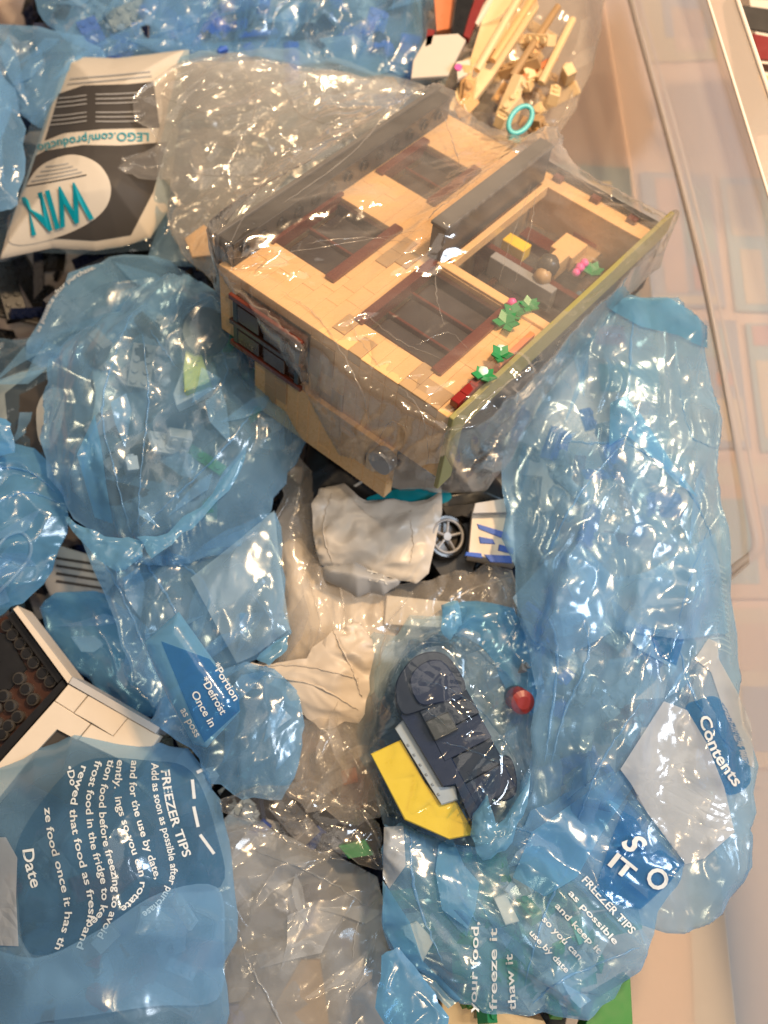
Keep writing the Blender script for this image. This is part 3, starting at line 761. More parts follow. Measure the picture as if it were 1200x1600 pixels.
def window(x0, x1, y0, y1, mull, bars=True, drape=False):
    f = hbox('window', x0 + .0004, x1 - .0004, y0 + .0004, y1 - .0004, -.0155, -.0125, M['dark_brown'])
    hbox('frame_bar', x0 - .003, x1 + .003, y1 - .001, y1 + .0052, -.008, .0024, M['red_brown'], f)
    hbox('frame_bar', x0 - .003, x1 + .003, y0 - .0062, y0 + .001, -.008, .003, M['red_brown'], f)
    for xx in (x0, x1 - .0035): hbox('frame_post', xx, xx + .0035, y0 + .0012, y1 - .0012, -.0122, -.003, M['dark_brown'], f)
    n = len(mull) + 1; ed = [x0 + .0038] + list(mull) + [x1 - .0038]
    for k in range(n):
        hbox('pane', ed[k] + .0012, ed[k + 1] - .0012, y0 + .003, y1 - .003, -.0122, -.0095, M['smoke'], f, .0008)
        if k: hbox('mullion', ed[k] - .0010, ed[k] + .0010, y0 + .0012, y1 - .0012, -.0122, -.0062, M['red_brown'], f)
    return f
window(.040, .104, .1262, .1716, (.072,))
wd = window(.144, .192, .1262, .1666, (.168,))
window(.0245, .0955, .0302, .085, (.048, .072))
# black cornice at the roof edge, black ledge over the shop
cor = hbox('cornice', .004, W_ - .006, H_ - .0092, H_ + .002, .0008, .0185, M['char'])
for k in range(13):
    V, F = cyl_vf((.014 + k * .0165, H_ - .0094, .0105), (0, -1, 0), .0042, .0016, 14, hole=.0026); mesh_obj('cornice_ring', V, F, M['black'], cor)
hbox('cornice_trim', .002, W_ - .004, H_ + .0022, H_ + .0052, -.004, .0205, M['dgrey'], cor)
led = hbox('shop_ledge', .0985, .219, .0832, .0935, .0008, .027, M['char'])
hbox('ledge_face', .0975, .220, .0822, .0945, .0272, .0295, M['dgrey'], led)
hbox('ledge_sill', .104, .212, .0756, .0802, -.004, .004, M['tan'])
# shop front: dark door, pillar, far side wall with its black gutter and brackets
hbox('pillar', .0965, .1036, .0005, .0868, -.0076, .0022, M['tan'])
d0 = hbox('shop_door', .106, .146, .006, .074, -.030, -.026, M['smoke'])
hbox('door_rail', .106, .146, .060, .064, -.0258, -.0235, M['dark_brown'], d0); hbox('door_rail', .124, .1275, .006, .0598, -.0258, -.0235, M['dark_brown'], d0)
hbox('inner_partition', .148, .153, .001, .086, -.0495, -.012, M['red_brown'])
hbox('far_side_wall', .2162, W_, .0005, .0868, -.049, -.0002, M['tan'])
gut = hbox('gutter', W_ - .0025, W_ + .0025, -.002, .092, .0014, .0052, M['black'])
for yy in (.012, .042, .073): hbox('gutter_bracket', W_ - .008, W_ - .0027, yy, yy + .007, .0003, .0040, M['red_brown'], gut)
hbox('wall_coping', W_ + .0004, W_ + .002, .0, .09, -.03, .0005, M['tan'])
# bay window on the side wall
bay = hbox('bay_window', -.007, -.0005, .1062, .1626, -.047, -.0085, M['dark_brown'])
hbox('bay_rail', -.0100, -.0072, .104, .165, -.0105, -.0065, M['red_brown'], bay); hbox('bay_rail', -.0100, -.0072, .104, .165, -.0315, -.0275, M['dark_brown'], bay)
hbox('bay_rail', -.0100, -.0072, .104, .165, -.0505, -.0465, M['red_brown'], bay)
for yy in (.1062, .1582): hbox('bay_post', -.0094, -.0073, yy, yy + .004, -.0462, -.0107, M['black'], bay)
for yy in (.118, .140): hbox('bay_pane', -.0095, -.0072, yy, yy + .018, -.026, -.012, M['dark_brown'], bay); hbox('bay_pane', -.0095, -.0072, yy, yy + .018, -.045, -.033, M['dark_brown'], bay)
# base plate with its olive underside and the dark red plinth
hbox('base_plate', -.004, .250, -.0036, -.0004, -.0125, .006, M['olive'])
hbox('plate_corner', -.004, .010, -.0036, -.0004, -.060, -.0126, M['olive'])
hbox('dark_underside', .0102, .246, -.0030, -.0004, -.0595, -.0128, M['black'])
for k in range(4): hbox('plinth_brick', .006 + k * .0088, .0146 + k * .0088, .0006, .0062, .0024, .0078, M['dark_red'])
hbox('plinth_tile', .047, .085, .0006, .0042, .0008, .0066, M['salmon'])
# things of the shop garden, fixed to the building
def hball(name, c, r, mat, n=12, sq=(1, 1, 1)):
    V = []; F = []
    for j in range(n // 2 + 1):
        t = math.pi * j / (n // 2)
        for i in range(n):
            p = 2 * math.pi * i / n; k = 1 + .10 * math.sin(5 * p + j); V.append((c[0] + r * sq[0] * k * math.sin(t) * math.cos(p), c[1] + r * sq[1] * k * math.sin(t) * math.sin(p), c[2] + r * sq[2] * math.cos(t)))
    for j in range(n // 2):
        for i in range(n): F.append([j * n + i, (j + 1) * n + i, (j + 1) * n + (i + 1) % n, j * n + (i + 1) % n])
    return mesh_obj(name, V, F, mat, house, True)
def leafy(px, py, z, mat, nm, n=5, r=.007, seed=1):
    rng = random.Random(seed); c = loc(px, py, 2, z); V = []; F = []
    for k in range(n):
        a = 6.283 * k / n + rng.uniform(-.3, .3); d = Vector((math.cos(a), math.sin(a), rng.uniform(.1, .6))).normalized(); s_ = d.cross(Vector((0, 0, 1))).normalized() * r * .38
        o = len(V); h = Vector((0, 0, .0012))
        V += [c, c + d * r * .5 + s_, c + d * r, c + d * r * .5 - s_, c - h, c + d * r * .5 + s_ - h, c + d * r - h, c + d * r * .5 - s_ - h]
        F += [[o, o + 1, o + 2, o + 3], [o + 7, o + 6, o + 5, o + 4]] + [[o + i, o + 4 + i, o + 4 + (i + 1) % 4, o + (i + 1) % 4] for i in range(4)]
    return mesh_obj(nm, V, F, mat, house)
leafy(802, 490, .002, M['green'], 'plant_leaf', 9, .0085, 2); leafy(826, 478, .004, M['green'], 'plant_leaf', 7, .0075, 3); leafy(790, 505, .004, M['green'], 'plant_leaf', 5, .009, 8)
leafy(756, 588, .010, M['green'], 'plant_leaf', 5, .008, 4); leafy(782, 556, .010, M['green'], 'plant_leaf', 5, .008, 5)
for (px, py) in ((754, 583), (782, 549)): hball('pale_flower', loc(px, py, 2, .008), .0042, M['aqua'], 12)
for (px, py, r) in ((906, 418, .0032), (913, 411, .0030), (900, 426, .0028), (800, 474, .0035), (792, 486, .003)): hball('pink_flower', loc(px, py, 2, .001), r, M['pink'], 10)
leafy(925, 425, -.003, M['green'], 'plant_leaf', 7, .0085, 6)
hball('dark_hair_piece', loc(857, 414, 2, -.004), .0075, M['char'], 14); hball('face_piece', loc(848, 432, 2, -.008), .006, M['dark_tan'], 12)
def lbox(name, px, py, z, sx, sy, sz, mat): c = loc(px, py, 2, z); return hbox(name, c.x - sx / 2, c.x + sx / 2, c.y - sy / 2, c.y + sy / 2, z - sz, z, mat)
lbox('orange_chair', 930, 358, -.022, .026, .020, .010, M['orange']); lbox('chair_back', 946, 350, -.014, .006, .022, .018, M['orange'])
lbox('counter_block', 890, 383, -.018, .020, .018, .012, M['tan']); lbox('counter_block', 872, 400, -.014, .015, .010, .014, M['tan']); lbox('counter_block', 915, 395, -.026, .028, .016, .010, M['dark_tan'])
lbox('yellow_block', 808, 378, -.016, .010, .018, .010, M['yellow']); lbox('shelf_block', 845, 375, -.03, .012, .03, .012, M['red_brown']); lbox('shelf_block', 858, 340, -.034, .03, .012, .012, M['dark_tan'])
lbox('grey_post', 818, 425, -.010, .007, .05, .02, M['grey'])
bpy.context.view_layer.update()
def bvh_of(root):
    V = []; F = []
    def rec(o):
        if o.type == 'MESH':
            n = len(V); mw = o.matrix_world; V.extend(mw @ v.co for v in o.data.vertices); F.extend([i + n for i in p.vertices] for p in o.data.polygons)
        for c in o.children: rec(c)
    kids = {}
    rec(root); return BVHTree.FromPolygons(V, F)

# ================================================================== white and black brick model, left edge
wm = empty('brick_model', P(60, 1100, -.05), 'white and black brick-built model with a dark studded panel at the left edge', 'toy model')
bpy.context.view_layer.update()
def wmp(name, pts, z, dz, m): 
    o = px_prism(name, pts, z, dz, m); o.parent = wm; o.matrix_parent_inverse = wm.matrix_world.inverted(); return o
Z0 = -.012
wmp('white_tile', [(106.5, 1069), (137, 1086), (114, 1113.5), (85, 1095)], Z0, .010, M['white'])
wmp('white_tile', [(138, 1086.6), (200, 1121), (176, 1150), (143, 1130), (115, 1114)], Z0 + .0002, .010, M['white'])
wmp('white_tile', [(84.5, 1095.7), (141, 1131), (121, 1155), (90, 1138), (56, 1174), (0, 1245), (-30, 1280), (-60, 1258)], Z0 - .0002, .010, M['white'])
wmp('white_tile', [(200.6, 1121.5), (250, 1150), (215, 1200), (122, 1156), (142, 1131.5), (176, 1151)], Z0, .010, M['white'])
wmp('window_recess', [(90, 1138.5), (121, 1155.5), (190, 1200), (120, 1262), (30, 1215), (57, 1174)], Z0 - .003, .008, M['char'])
wmp('white_edge_strip', [(20, 951), (27, 946), (112, 1057), (106, 1067.5)], Z0 + .001, .03, M['white'])
wmp('white_edge_strip', [(107, 1067.5), (112.5, 1057), (250, 1137), (243, 1146)], Z0 + .0012, .03, M['lgrey'])
wmp('dark_panel', [(18, 955), (104, 1069), (30, 1153), (-70, 1268), (-160, 1180), (-60, 1000)], Z0 - .014, .008, M['dark_brown'])
wmp('dark_rim', [(104.5, 1069.5), (98, 1061), (-80, 1255), (-72, 1270)], Z0 - .003, .012, M['black'])
wmp('dark_rim', [(18.5, 954.5), (98, 1060.5), (90, 1068), (10, 962)], Z0 - .005, .010, M['black'])
wmp('black_recess_wall', [(-30, 985), (12, 990), (42, 1045), (15, 1078), (-30, 1082)], Z0 - .0125, .004, M['black'])
V, F = cyl_vf((0, 0, 0), (0, 0, 1), .0042, .0042, 18); sm = bpy.data.meshes.new('stud'); sm.from_pydata([tuple(v) for v in V], [], F); sm.materials.append(M['char'])
V, F = cyl_vf((0, 0, .0042), (0, 0, 1), .0030, .0010, 14); sm2 = bpy.data.meshes.new('stud_top'); sm2.from_pydata([tuple(v) for v in V], [], F); sm2.materials.append(M['black'])
for (a, b) in ((65, 270), (105, 335), (160, 400), (208, 470), (255, 535), (320, 612), (375, 672), (150, 650), (200, 725), (250, 800), (40, 775), (90, 845), (140, 925), (30, 1050), (-15, 970), (-60, 1130), (-20, 860), (75, 990)):
    p = P(a / 4.615, 920 + b / 4.615, Z0 - .0138)
    o = share('stud', sm, wm); o.matrix_parent_inverse = wm.matrix_world.inverted(); o.location = p
    q = share('stud_top', sm2, o)

# ================================================================== navy and yellow model in the blue-clear bag
nv = empty('brick_vehicle', P(700, 1170, -.03), 'navy brick-built toy with rounded roof on a yellow base in the blue bag', 'toy model')
bpy.context.view_layer.update()
def nvp(name, pts, z, dz, m, zs=None, c=.0008):
    o = px_prism(name, pts, z, dz, m, None, zs, c); o.parent = nv; o.matrix_parent_inverse = nv.matrix_world.inverted(); return o
nvp('yellow_base', [(579, 1178), (626, 1156), (664, 1222), (690, 1256), (712, 1250), (743, 1304), (702, 1312), (632, 1281)], .014, .02, M['yellow'])
nvp('grey_plate', [(617, 1138), (632, 1122), (694, 1232), (712, 1230), (716, 1250), (690, 1258)], .017, .006, M['lgrey'])
for k in range(6): nvp('plate_notch', [(634 + k * 9.5, 1163 + k * 15.4), (638 + k * 9.5, 1161 + k * 15.4), (641 + k * 9.5, 1166 + k * 15.4), (637 + k * 9.5, 1168 + k * 15.4)], .0176, .0012, M['grey'])
nvp('side_skirt', [(626, 1118), (640, 1085), (672, 1120), (712, 1195), (766, 1298), (744, 1303), (713, 1226), (692, 1230)], .021, .030, M['navy'])
# curved roof: a row of arched slats
roofp = [(618, 1088), (622, 1058), (648, 1026), (682, 1018), (706, 1032), (728, 1075), (700, 1098), (660, 1110), (630, 1116)]
nvp('arched_roof', spline(roofp, 4, True), .024, .045, M['dark_grey_navy'])
nvp('roof_cap', spline([(640, 1062), (660, 1036), (690, 1032), (712, 1060), (722, 1090), (690, 1098), (655, 1100)], 4, True), .0262, .006, M['navy'])
bodyp = [(662, 1110), (728, 1077), (756, 1118), (690, 1152)]
for k in range(4):
    f = lambda p, t: (p[0] + t * 20.5, p[1] + t * 41)
    nvp('body_brick', [f((655, 1112), k * .97), f((729, 1077), k * .93), f((729 + 2, 1077 + 0), k * .93 + .90), f((655, 1112), k * .97 + .94)], 0.0245 - k * .003, .05, M['navy' if k % 2 else 'dark_grey_navy'])
nvp('end_arch', spline([(745, 1210), (790, 1180), (806, 1205), (806, 1240), (786, 1252), (760, 1240)], 4, True), .012, .04, M['dark_grey_navy'])
nvp('window_block', [(664, 1128), (700, 1112), (716, 1140), (680, 1158)], .0268, .008, M['char'])
# small black and red figure piece next to it
rd = empty('red_light', P(792, 1080, -.045), 'small red domed piece on a black post beside the navy toy', 'toy part')
V, F = cyl_vf((0, 0, .0), (0.2, -.3, 1), .008, .020, 16); mesh_obj('post', V, F, M['black'], rd)
V, F = cyl_vf((.004, -.006, .020), (.2, -.3, 1), .0078, .014, 18, .0045); mesh_obj('red_dome', V, F, M['red'], rd)

# ================================================================== middle: dark wrapper, white wrapper, wheel, blue and white printed piece
wr = Film('dark_wrapper', [(480, 690), (560, 690), (660, 735), (770, 740), (800, 790), (700, 830), (560, 800), (470, 790)], -.045, -.03, M['black'], 'black printed wrapper with white letters under the building', 'wrapper', seed=31, stiff=True, jag=0, amp=.35, bottom=False)
wr.patch('teal_band', [(578, 776), (640, 762), (700, 768), (695, 786), (620, 792), (580, 786)], M['ink_teal'])
wr.text('a', [(538, 724), (558, 750)], 34, M['ink_pale'], fit=False, name='printed_letter'); wr.text('y', [(556, 752), (580, 768)], 34, M['ink_pale'], fit=False, name='printed_letter')
wr.text('-r', [(586, 766), (640, 768)], 32, M['ink_pale'], fit=False, name='printed_letter')
wp = Film('white_wrapper', [(487, 790), (500, 762), (538, 754), (560, 775), (572, 782), (615, 778), (640, 784), (668, 780), (690, 766), (691, 800), (680, 850), (670, 895), (650, 912), (610, 902), (580, 896), (555, 880), (520, 890), (500, 882), (490, 840)], -.025, -.012, M['film_white'],
          'crumpled white plastic wrapper below the tan building', 'wrapper', seed=32, jag=.03, amp=1.15, size=.04, ang=15, edge=.008, smooth=False,
          creases=[([(545, 770), (570, 800), (600, 812), (640, 800), (685, 785)], -.006, .010), ([(642, 812), (646, 850), (640, 880)], .004, .004), ([(518, 770), (505, 830), (520, 880)], .005, .006)], bumps=[(585, 840, .006, 60)], bottom=False)
wp2 = Film('grey_wrapper', [(500, 884), (530, 880), (560, 876), (600, 895), (628, 905), (600, 930), (540, 925), (505, 905)], -.03, -.016, M['ink_grey'], 'grey printed wrapper edge showing under the white wrapper', 'wrapper', seed=33, stiff=True, amp=.5, edge=.015, bottom=False)
wp2.text('TA', [(570, 905), (606, 914)], 22, M['ink_pale'], name='printed_letter')
# wheel
tc_ = empty('toy_car', P(705, 850, -.05), 'black toy car with a grey five-spoke wheel beside the white wrapper', 'toy car'); bpy.context.view_layer.update()
o = px_prism('body', [(672, 800), (700, 782), (745, 792), (748, 850), (738, 896), (690, 902), (668, 870)], -.043, .03, M['black']); o.parent = tc_; o.matrix_parent_inverse = tc_.matrix_world.inverted()
o = px_prism('fender', [(690, 792), (740, 786), (744, 812), (722, 806), (700, 812)], -.034, .012, M['char']); o.parent = tc_; o.matrix_parent_inverse = tc_.matrix_world.inverted()
V, F = cyl_vf((0, 0, -.010), (0, 0, 1), .0150, .010, 28, hole=.0108); wh = mesh_obj('wheel', V, F, M['black'], tc_)
wh.location = P(699, 838, -.030) - tc_.location; wh.rotation_euler = (R(8), R(22), 0)
rim_o = [(.0112 * math.cos(t), .0112 * math.sin(t), .0004) for t in np.linspace(0, 6.283, 33)[:-1]]
V, F = tube_vf(rim_o, .0011, 6, True); mesh_obj('rim', V, F, M['grey'], wh, True)
V, F = cyl_vf((0, 0, -.003), (0, 0, 1), .0030, .0035, 16); mesh_obj('hub', V, F, M['grey'], wh)
for k in range(5):
    a = 1.2566 * k + .3; V, F = tube_vf([(.002 * math.cos(a), .002 * math.sin(a), -.0008), (.0108 * math.cos(a), .0108 * math.sin(a), -.0004)], .0010, 6); mesh_obj('spoke', V, F, M['grey'], wh)
V, F = cyl_vf((0, 0, -.0095), (0, 0, 1), .0106, .0045, 24); mesh_obj('brake_disc', V, F, M['char'], wh)
bw = empty('printed_block', P(765, 840, -.03), 'blue and white printed toy piece beside the wheel', 'toy part'); bpy.context.view_layer.update()
def bwp(name, pts, z, dz, m):
    o = px_prism(name, pts, z, dz, m); o.parent = bw; o.matrix_parent_inverse = bw.matrix_world.inverted()
bwp('white_block', [(738, 796), (800, 788), (806, 880), (732, 866)], -.022, .02, M['white'])
bwp('white_block', [(742, 786), (806, 776), (806, 800), (738, 802)], -.016, .02, M['lgrey'])
for q in ([(745, 818), (792, 832), (798, 846), (748, 826)], [(748, 838), (770, 842), (774, 850), (750, 849)], [(780, 850), (802, 856), (802, 866), (778, 860)], [(728, 862), (752, 864), (754, 872), (726, 868)], [(756, 866), (800, 868), (800, 880), (766, 878)]): bwp('blue_stripe', q, -.0212, .0012, M['blue'])

# ================================================================== tan pieces and ring of the bag at the top
def pile(nm, label, cat, group, pts, z0, z1, n, mats, seed, sz=(1, 4)):
    rng = random.Random(seed); pts = list(map(tuple, pts)); a = np.array(pts, float); k = 0; first = {}
    while k < n:
        x = rng.uniform(a[:, 0].min(), a[:, 0].max()); y = rng.uniform(a[:, 1].min(), a[:, 1].max())
        if not inside(np.array([x]), np.array([y]), pts)[0]: continue
        m = rng.choice(mats); ln = rng.randint(*sz)
        key = (ln, m.name)
        if key not in first:
            b = mesh_obj(nm, *chamfer_box(-.004, .004, -ln * .004, ln * .004, -.0045, .0045, .0004), m); first[key] = b
            V = []; F = []
            for j in range(ln):
                q, g = cyl_vf((0, -ln * .004 + .004 + j * .008, .0045), (0, 0, 1), .0024, .0017, 10); o = len(V); V += q; F += [[t + o for t in h] for h in g]
            st = mesh_obj('studs', V, F, m, b)
        else:
            b = first[key].copy(); COL.objects.link(b)
            for c in first[key].children: d = c.copy(); COL.objects.link(d); d.parent = b
        b.location = P(x, y, rng.uniform(z0, z1)); b.rotation_euler = (rng.gauss(0, .7), rng.gauss(0, .7), rng.uniform(0, 6.28))
        where = 'left of the ring' if x < 790 and y > 110 else 'right of the ring' if y > 140 else 'above the ring' if y > 90 else 'far up the bag'
        tag(b, ('tiny', 'short', 'medium', 'long')[ln - 1] + ' ' + {'tan_plastic': 'tan', 'dark_tan_plastic': 'dark tan', 'pale_tan_plastic': 'pale'}[m.name] + ' brick ' + where + ' in the clear bag', cat, group); k += 1
pile('tan_brick', 'small tan brick heaped in the clear bag at the top', 'toy brick', 'tan bricks in the clear bag at the top',
     [(760, 60), (860, 30), (890, 100), (885, 150), (840, 215), (720, 160), (700, 130)], -.055, -.015, 34, [M['pale_tan'], M['pale_tan'], M['tan'], M['dark_tan']], 21)
pts = [Vector((.0085 * math.cos(t) * .8, .0112 * math.sin(t), 0)) for t in np.linspace(0, 6.283, 33)[:-1]]
V, F = tube_vf(pts, .0019, 10, True); rg = mesh_obj('turquoise_ring', V, F, M['turq'], None, True); rg.location = P(813, 187, -.002); rg.rotation_euler = (R(10), R(15), R(-35)); tag(rg, 'turquoise ring among the tan bricks', 'ring')
def simple(nm, pts, z, dz, m, label, cat, zs=None):
    c = P(sum(p[0] for p in pts) / len(pts), sum(p[1] for p in pts) / len(pts), z)
    o = px_prism(nm, pts, z, dz, m, None, zs); o.data.transform(Matrix.Translation(-c)); o.location = c
    return tag(o, label, cat)
simple('tan_plank', [(775, -40), (828, -60), (842, 10), (770, 120), (722, 182), (700, 170), (735, 90)], -.02, .006, M['pale_tan'], 'long tan plank standing in the clear bag at the top', 'toy part')
simple('tan_block', [(288, 372), (318, 350), (342, 372), (338, 398), (300, 402)], -.012, .02, M['tan'], 'tan block inside the clear bag left of the building roof', 'toy brick')
for k_, (a_, b_, m_, l_) in enumerate((((820, -20), (745, 110), 'pale_tan', 'pale tan rod beside the long tan plank at the top'), ((850, -30), (770, 95), 'tan', 'tan rod next to the pale rod at the top'), ((872, 10), (800, 120), 'dark_tan', 'dark tan rod slanting above the ring'), ((895, 30), (845, 130), 'pale_tan', 'pale tan rod at the right side of the top clear bag'), ((790, -40), (742, 40), 'white', 'white rod beside the thin red strip at the top'), ((868, 90), (800, 135), 'salmon', 'orange pink rod just above the ring'))):
    p0, p1 = P(*a_, -.012 - .003 * k_), P(*b_, -.010 - .002 * k_); c_ = (p0 + p1) / 2
    V, F = tube_vf([p0 - c_, (p0 - c_) * .5, (p1 - c_) * .5, p1 - c_], [.0027, .0029, .0029, .0027], 8); o = mesh_obj('toy_rod', V, F, M[m_]); o.location = c_; tag(o, l_, 'toy rod')
simple('white_card', [(645, 95), (668, 55), (716, 52), (728, 62), (700, 118), (642, 122)], -.012, .003, M['paper'], 'white rounded card by the red strip at the top', 'card')
simple('red_strip', [(752, -30), (768, -28), (733, 60), (722, 55)], -.015, .006, M['red'], 'thin red strip slanting beside the black rod at the top', 'toy part')
simple('dark_rod', [(716, -30), (748, -30), (724, 54), (706, 52)], -.012, .012, M['black'], 'shiny black rod between white card and red strip', 'toy part')
simple('orange_slab', [(676, -30), (715, -30), (705, 44), (682, 48)], -.02, .006, M['salmon'], 'pale orange slab at the top beside the black rod', 'toy part')
simple('red_block', [(668, 44), (680, 46), (674, 70), (664, 74)], -.012, .010, M['red'], 'small red block left of the white card', 'toy brick')
simple('white_tile', [(712, 96), (734, 92), (736, 112), (715, 124)], -.008, .004, M['white'], 'small white tile with a pink dot below the white card', 'toy tile')
V, F = cyl_vf((0, 0, 0), (0, 0, 1), .0028, .0012, 16); o = mesh_obj('pink_dot', V, F, M['pink']); o.location = P(716, 106, -.0078); o.parent = bpy.data.objects['white_tile.004'] if 'white_tile.004' in bpy.data.objects else None
if o.parent: o.matrix_parent_inverse = Matrix.Translation(-o.parent.location)

# ================================================================== printed leaflets
lf = Film('printed_leaflet', [(102, 96), (130, 90), (180, 92), (240, 85), (296, 78), (290, 140), (275, 230), (262, 330), (235, 372), (190, 386), (150, 392), (80, 388), (0, 405), (12, 360), (40, 280), (65, 205)], -.040, -.016, M['paper'],
          'white survey leaflet with teal lettering, upside down inside the blue bag', 'leaflet', seed=41, stiff=True, jag=0, amp=.12, edge=.05, smooth=False, bottom=False, bumps=[(160, 300, .010, 160)])
lf.patch('dark_panel', [(92, 147), (130, 134), (200, 132), (240, 128), (250, 200), (160, 202), (100, 208), (70, 220), (80, 190)], M['ink_grey' if 0 else 'ink_dark'], smooth=False)
lf.patch('dark_panel', [(56, 244), (70, 236), (130, 227), (190, 228), (262, 222), (240, 300), (205, 368), (150, 377), (100, 374), (30, 372), (20, 360), (38, 300)], M['ink_dark'], smooth=False)
ov = lf.patch('white_oval', [(14, 372), (20, 345), (36, 302), (60, 264), (95, 246), (125, 244), (155, 258), (172, 285), (172, 312), (158, 335), (130, 355), (90, 372), (45, 383), (20, 382)], M['paper'], .0010)
lf.text('WIN', [(133, 288), (36, 315)], 84, M['ink_teal'], .0034, 'printed_word', .03)
lf.text('LEGO.com/productio', [(233, 209), (170, 209), (110, 216), (58, 228)], 19, M['ink_teal'], .0012, 'printed_word', .01)
rng = random.Random(4)
def tiny(film, x0, y0, x1, y1, m, wpx=1.7, off=.0012): film.strip('printed_line', [(x0, y0), ((x0 + x1) / 2, (y0 + y1) / 2 + .6), (x1, y1)], wpx, m, off)
for k, (a, b) in enumerate(((110, 236), (108, 238))): tiny(lf, a - k * 2, 124 + k * 8, b, 113 + k * 7, M['ink_grey'])
for k in range(7):
    if k != 3: tiny(lf, 92 - k * 2.6, 155 + k * 7, 136, 150 + k * 7 - k * .3, M['ink_grey']); tiny(lf, 150, 149 + k * 7, 222 - rng.uniform(0, 14), 146 + k * 7.4, M['ink_grey'])
for k in range(5): tiny(lf, 72 - k * 7.5, 262 + k * 7.6, 108 + k * 7, 257 + k * 4.5, M['ink_dark' if k == 4 else 'ink_grey'], 1.8, .0016)
lf2 = Film('printed_leaflet', [(-10, 600), (20, 585), (90, 560), (150, 530), (205, 500), (235, 470), (250, 520), (225, 600), (190, 690), (150, 740), (60, 740), (-10, 700)], -.050, -.03, M['paper'], 'second leaflet with a dark panel under the left blue bag', 'leaflet', seed=43, stiff=True, jag=0, amp=.25, edge=.04, smooth=False, bottom=False)
lf2.patch('dark_panel', [(8, 615), (40, 590), (95, 575), (140, 556), (150, 620), (130, 730), (20, 720), (12, 660)], M['ink_dark'], smooth=False)
lf2.patch('white_oval', [(58, 640), (75, 610), (100, 612), (98, 660), (80, 700), (62, 690)], M['paper'], .001)
lf3 = Film('grey_card', [(85, 850), (150, 870), (185, 905), (150, 945), (80, 935), (60, 890)], -.07, -.062, M['ink_grey'], 'grey striped card half buried below the left blue bag', 'card', seed=44, stiff=True, jag=0, amp=.1, bottom=False, smooth=False)
for k in range(4): lf3.strip('printed_line', [(88, 872 + k * 12), (165, 884 + k * 12)], 4, M['ink_dark'])

# pieces inside the middle blue bag
dp = empty('yellow_slope', P(300, 585, -.01), 'yellow-green dotted slope piece inside the middle blue bag', 'toy brick'); bpy.context.view_layer.update()
def inv_parent(o, r): o.parent = r; o.matrix_parent_inverse = r.matrix_world.inverted(); return o
inv_parent(px_prism('slope_face', [(292, 536), (309, 536), (328, 596), (288, 612), (286, 575)], -.008, .012, M['ygreen'], None, [.012, .012, .022, .022, .020]), dp)
inv_parent(px_prism('grey_foot', [(270, 615), (284, 580), (287, 613), (328, 598), (330, 606), (275, 634)], .014, .012, M['lgrey']), dp)
for k in range(26):
    a, b = random.uniform(.1, .9), random.uniform(.25, .95); x = 292 + (309 - 292) * a + b * ((-4) * (1 - a) + 19 * a); y = 536 + b * (76 * (1 - a) + 60 * a)
    V, F = cyl_vf(P(x, y, .0122 + .0085 * b), (0, 0, 1), .0007, .0005, 8); inv_parent(mesh_obj('dot', V, F, M['olive']), dp)
V, F = cyl_vf((0, 0, 0), (.5, -.2, 1), .0135, .006, 28); dk = mesh_obj('round_plate', V, F, M['black']); dk.location = P(316, 520, .012); dk.scale = (1.25, 1.25, 1); tag(dk, 'round black plate at the top of the middle blue bag', 'toy plate')
brick_heap([(120, 560), (260, 470), (400, 560), (440, 680), (330, 800), (180, 800), (110, 700)], -.04, -.022, 45, [M['grey'], M['char'], M['char'], M['green'], M['lgrey'], M['black']], 'loose grey bricks inside the middle blue bag', 5, (2, 6))  # palette darkened for the dimmer light on the left side
brick_heap([(0, 1240), (120, 1190), (300, 1210), (340, 1400), (300, 1560), (20, 1560)], -.055, -.03, 60, [M['dark_red'], M['dark_brown'], M['navy'], M['grey'], M['lgrey']], 'loose dark bricks inside the lower left blue bag', 6, (2, 6))
brick_heap([(660, 1390), (760, 1350), (900, 1330), (960, 1420), (930, 1540), (760, 1560), (680, 1480)], -.035, -.015, 90, [M['bgreen'], M['green'], M['green'], M['white'], M['lgrey'], M['green']], 'loose green and white bricks inside the lower right blue bag', 7, (2, 6))
brick_heap([(840, 620), (1000, 640), (1080, 800), (1080, 1100), (980, 1250), (850, 1200), (830, 900)], -.06, -.03, 60, [M['lgrey'], M['blue'], M['lgrey'], M['blue'], M['grey'], M['white'], M['red']], 'loose blue and grey bricks inside the right blue bag', 8, (2, 6))
brick_heap([(360, 1260), (560, 1300), (600, 1450), (540, 1600), (330, 1600), (320, 1400)], -.085, -.06, 60, [M['lgrey'], M['grey'], M['dark_grey_navy'], M['navy'], M['blue'], M['lgrey'], M['lgrey']], 'loose mixed bricks inside the clear bag at the bottom', 9, (2, 6))
brick_heap([(440, 1020), (580, 1000), (590, 1240), (480, 1240)], -.08, -.055, 40, [M['dark_brown'], M['orange'], M['dark_brown'], M['black'], M['red_brown']], 'loose brown bricks under the milky clear bag', 10, (2, 5))
brick_heap([(90, 0), (620, 0), (640, 110), (300, 100), (60, 90)], -.075, -.05, 80, [M['navy'], M['char'], M['lgrey'], M['blue'], M['blue']], 'loose dark bricks inside the blue bags at the top', 11, (2, 5))
simple('orange_brick', [(532, 1205), (556, 1198), (560, 1222), (536, 1228)], -.035, .02, M['orange'], 'rust orange brick showing below the milky bag', 'toy brick')
simple('brown_brick', [(466, 1142), (490, 1138), (500, 1172), (474, 1180)], -.035, .03, M['red_brown'], 'reddish brown brick behind the milky bag', 'toy brick')
simple('green_plate', [(930, 1560), (985, 1528), (990, 1620), (900, 1640)], -.02, .02, M['bgreen'], 'bright green plate at the bottom right below the blue bag', 'toy plate')
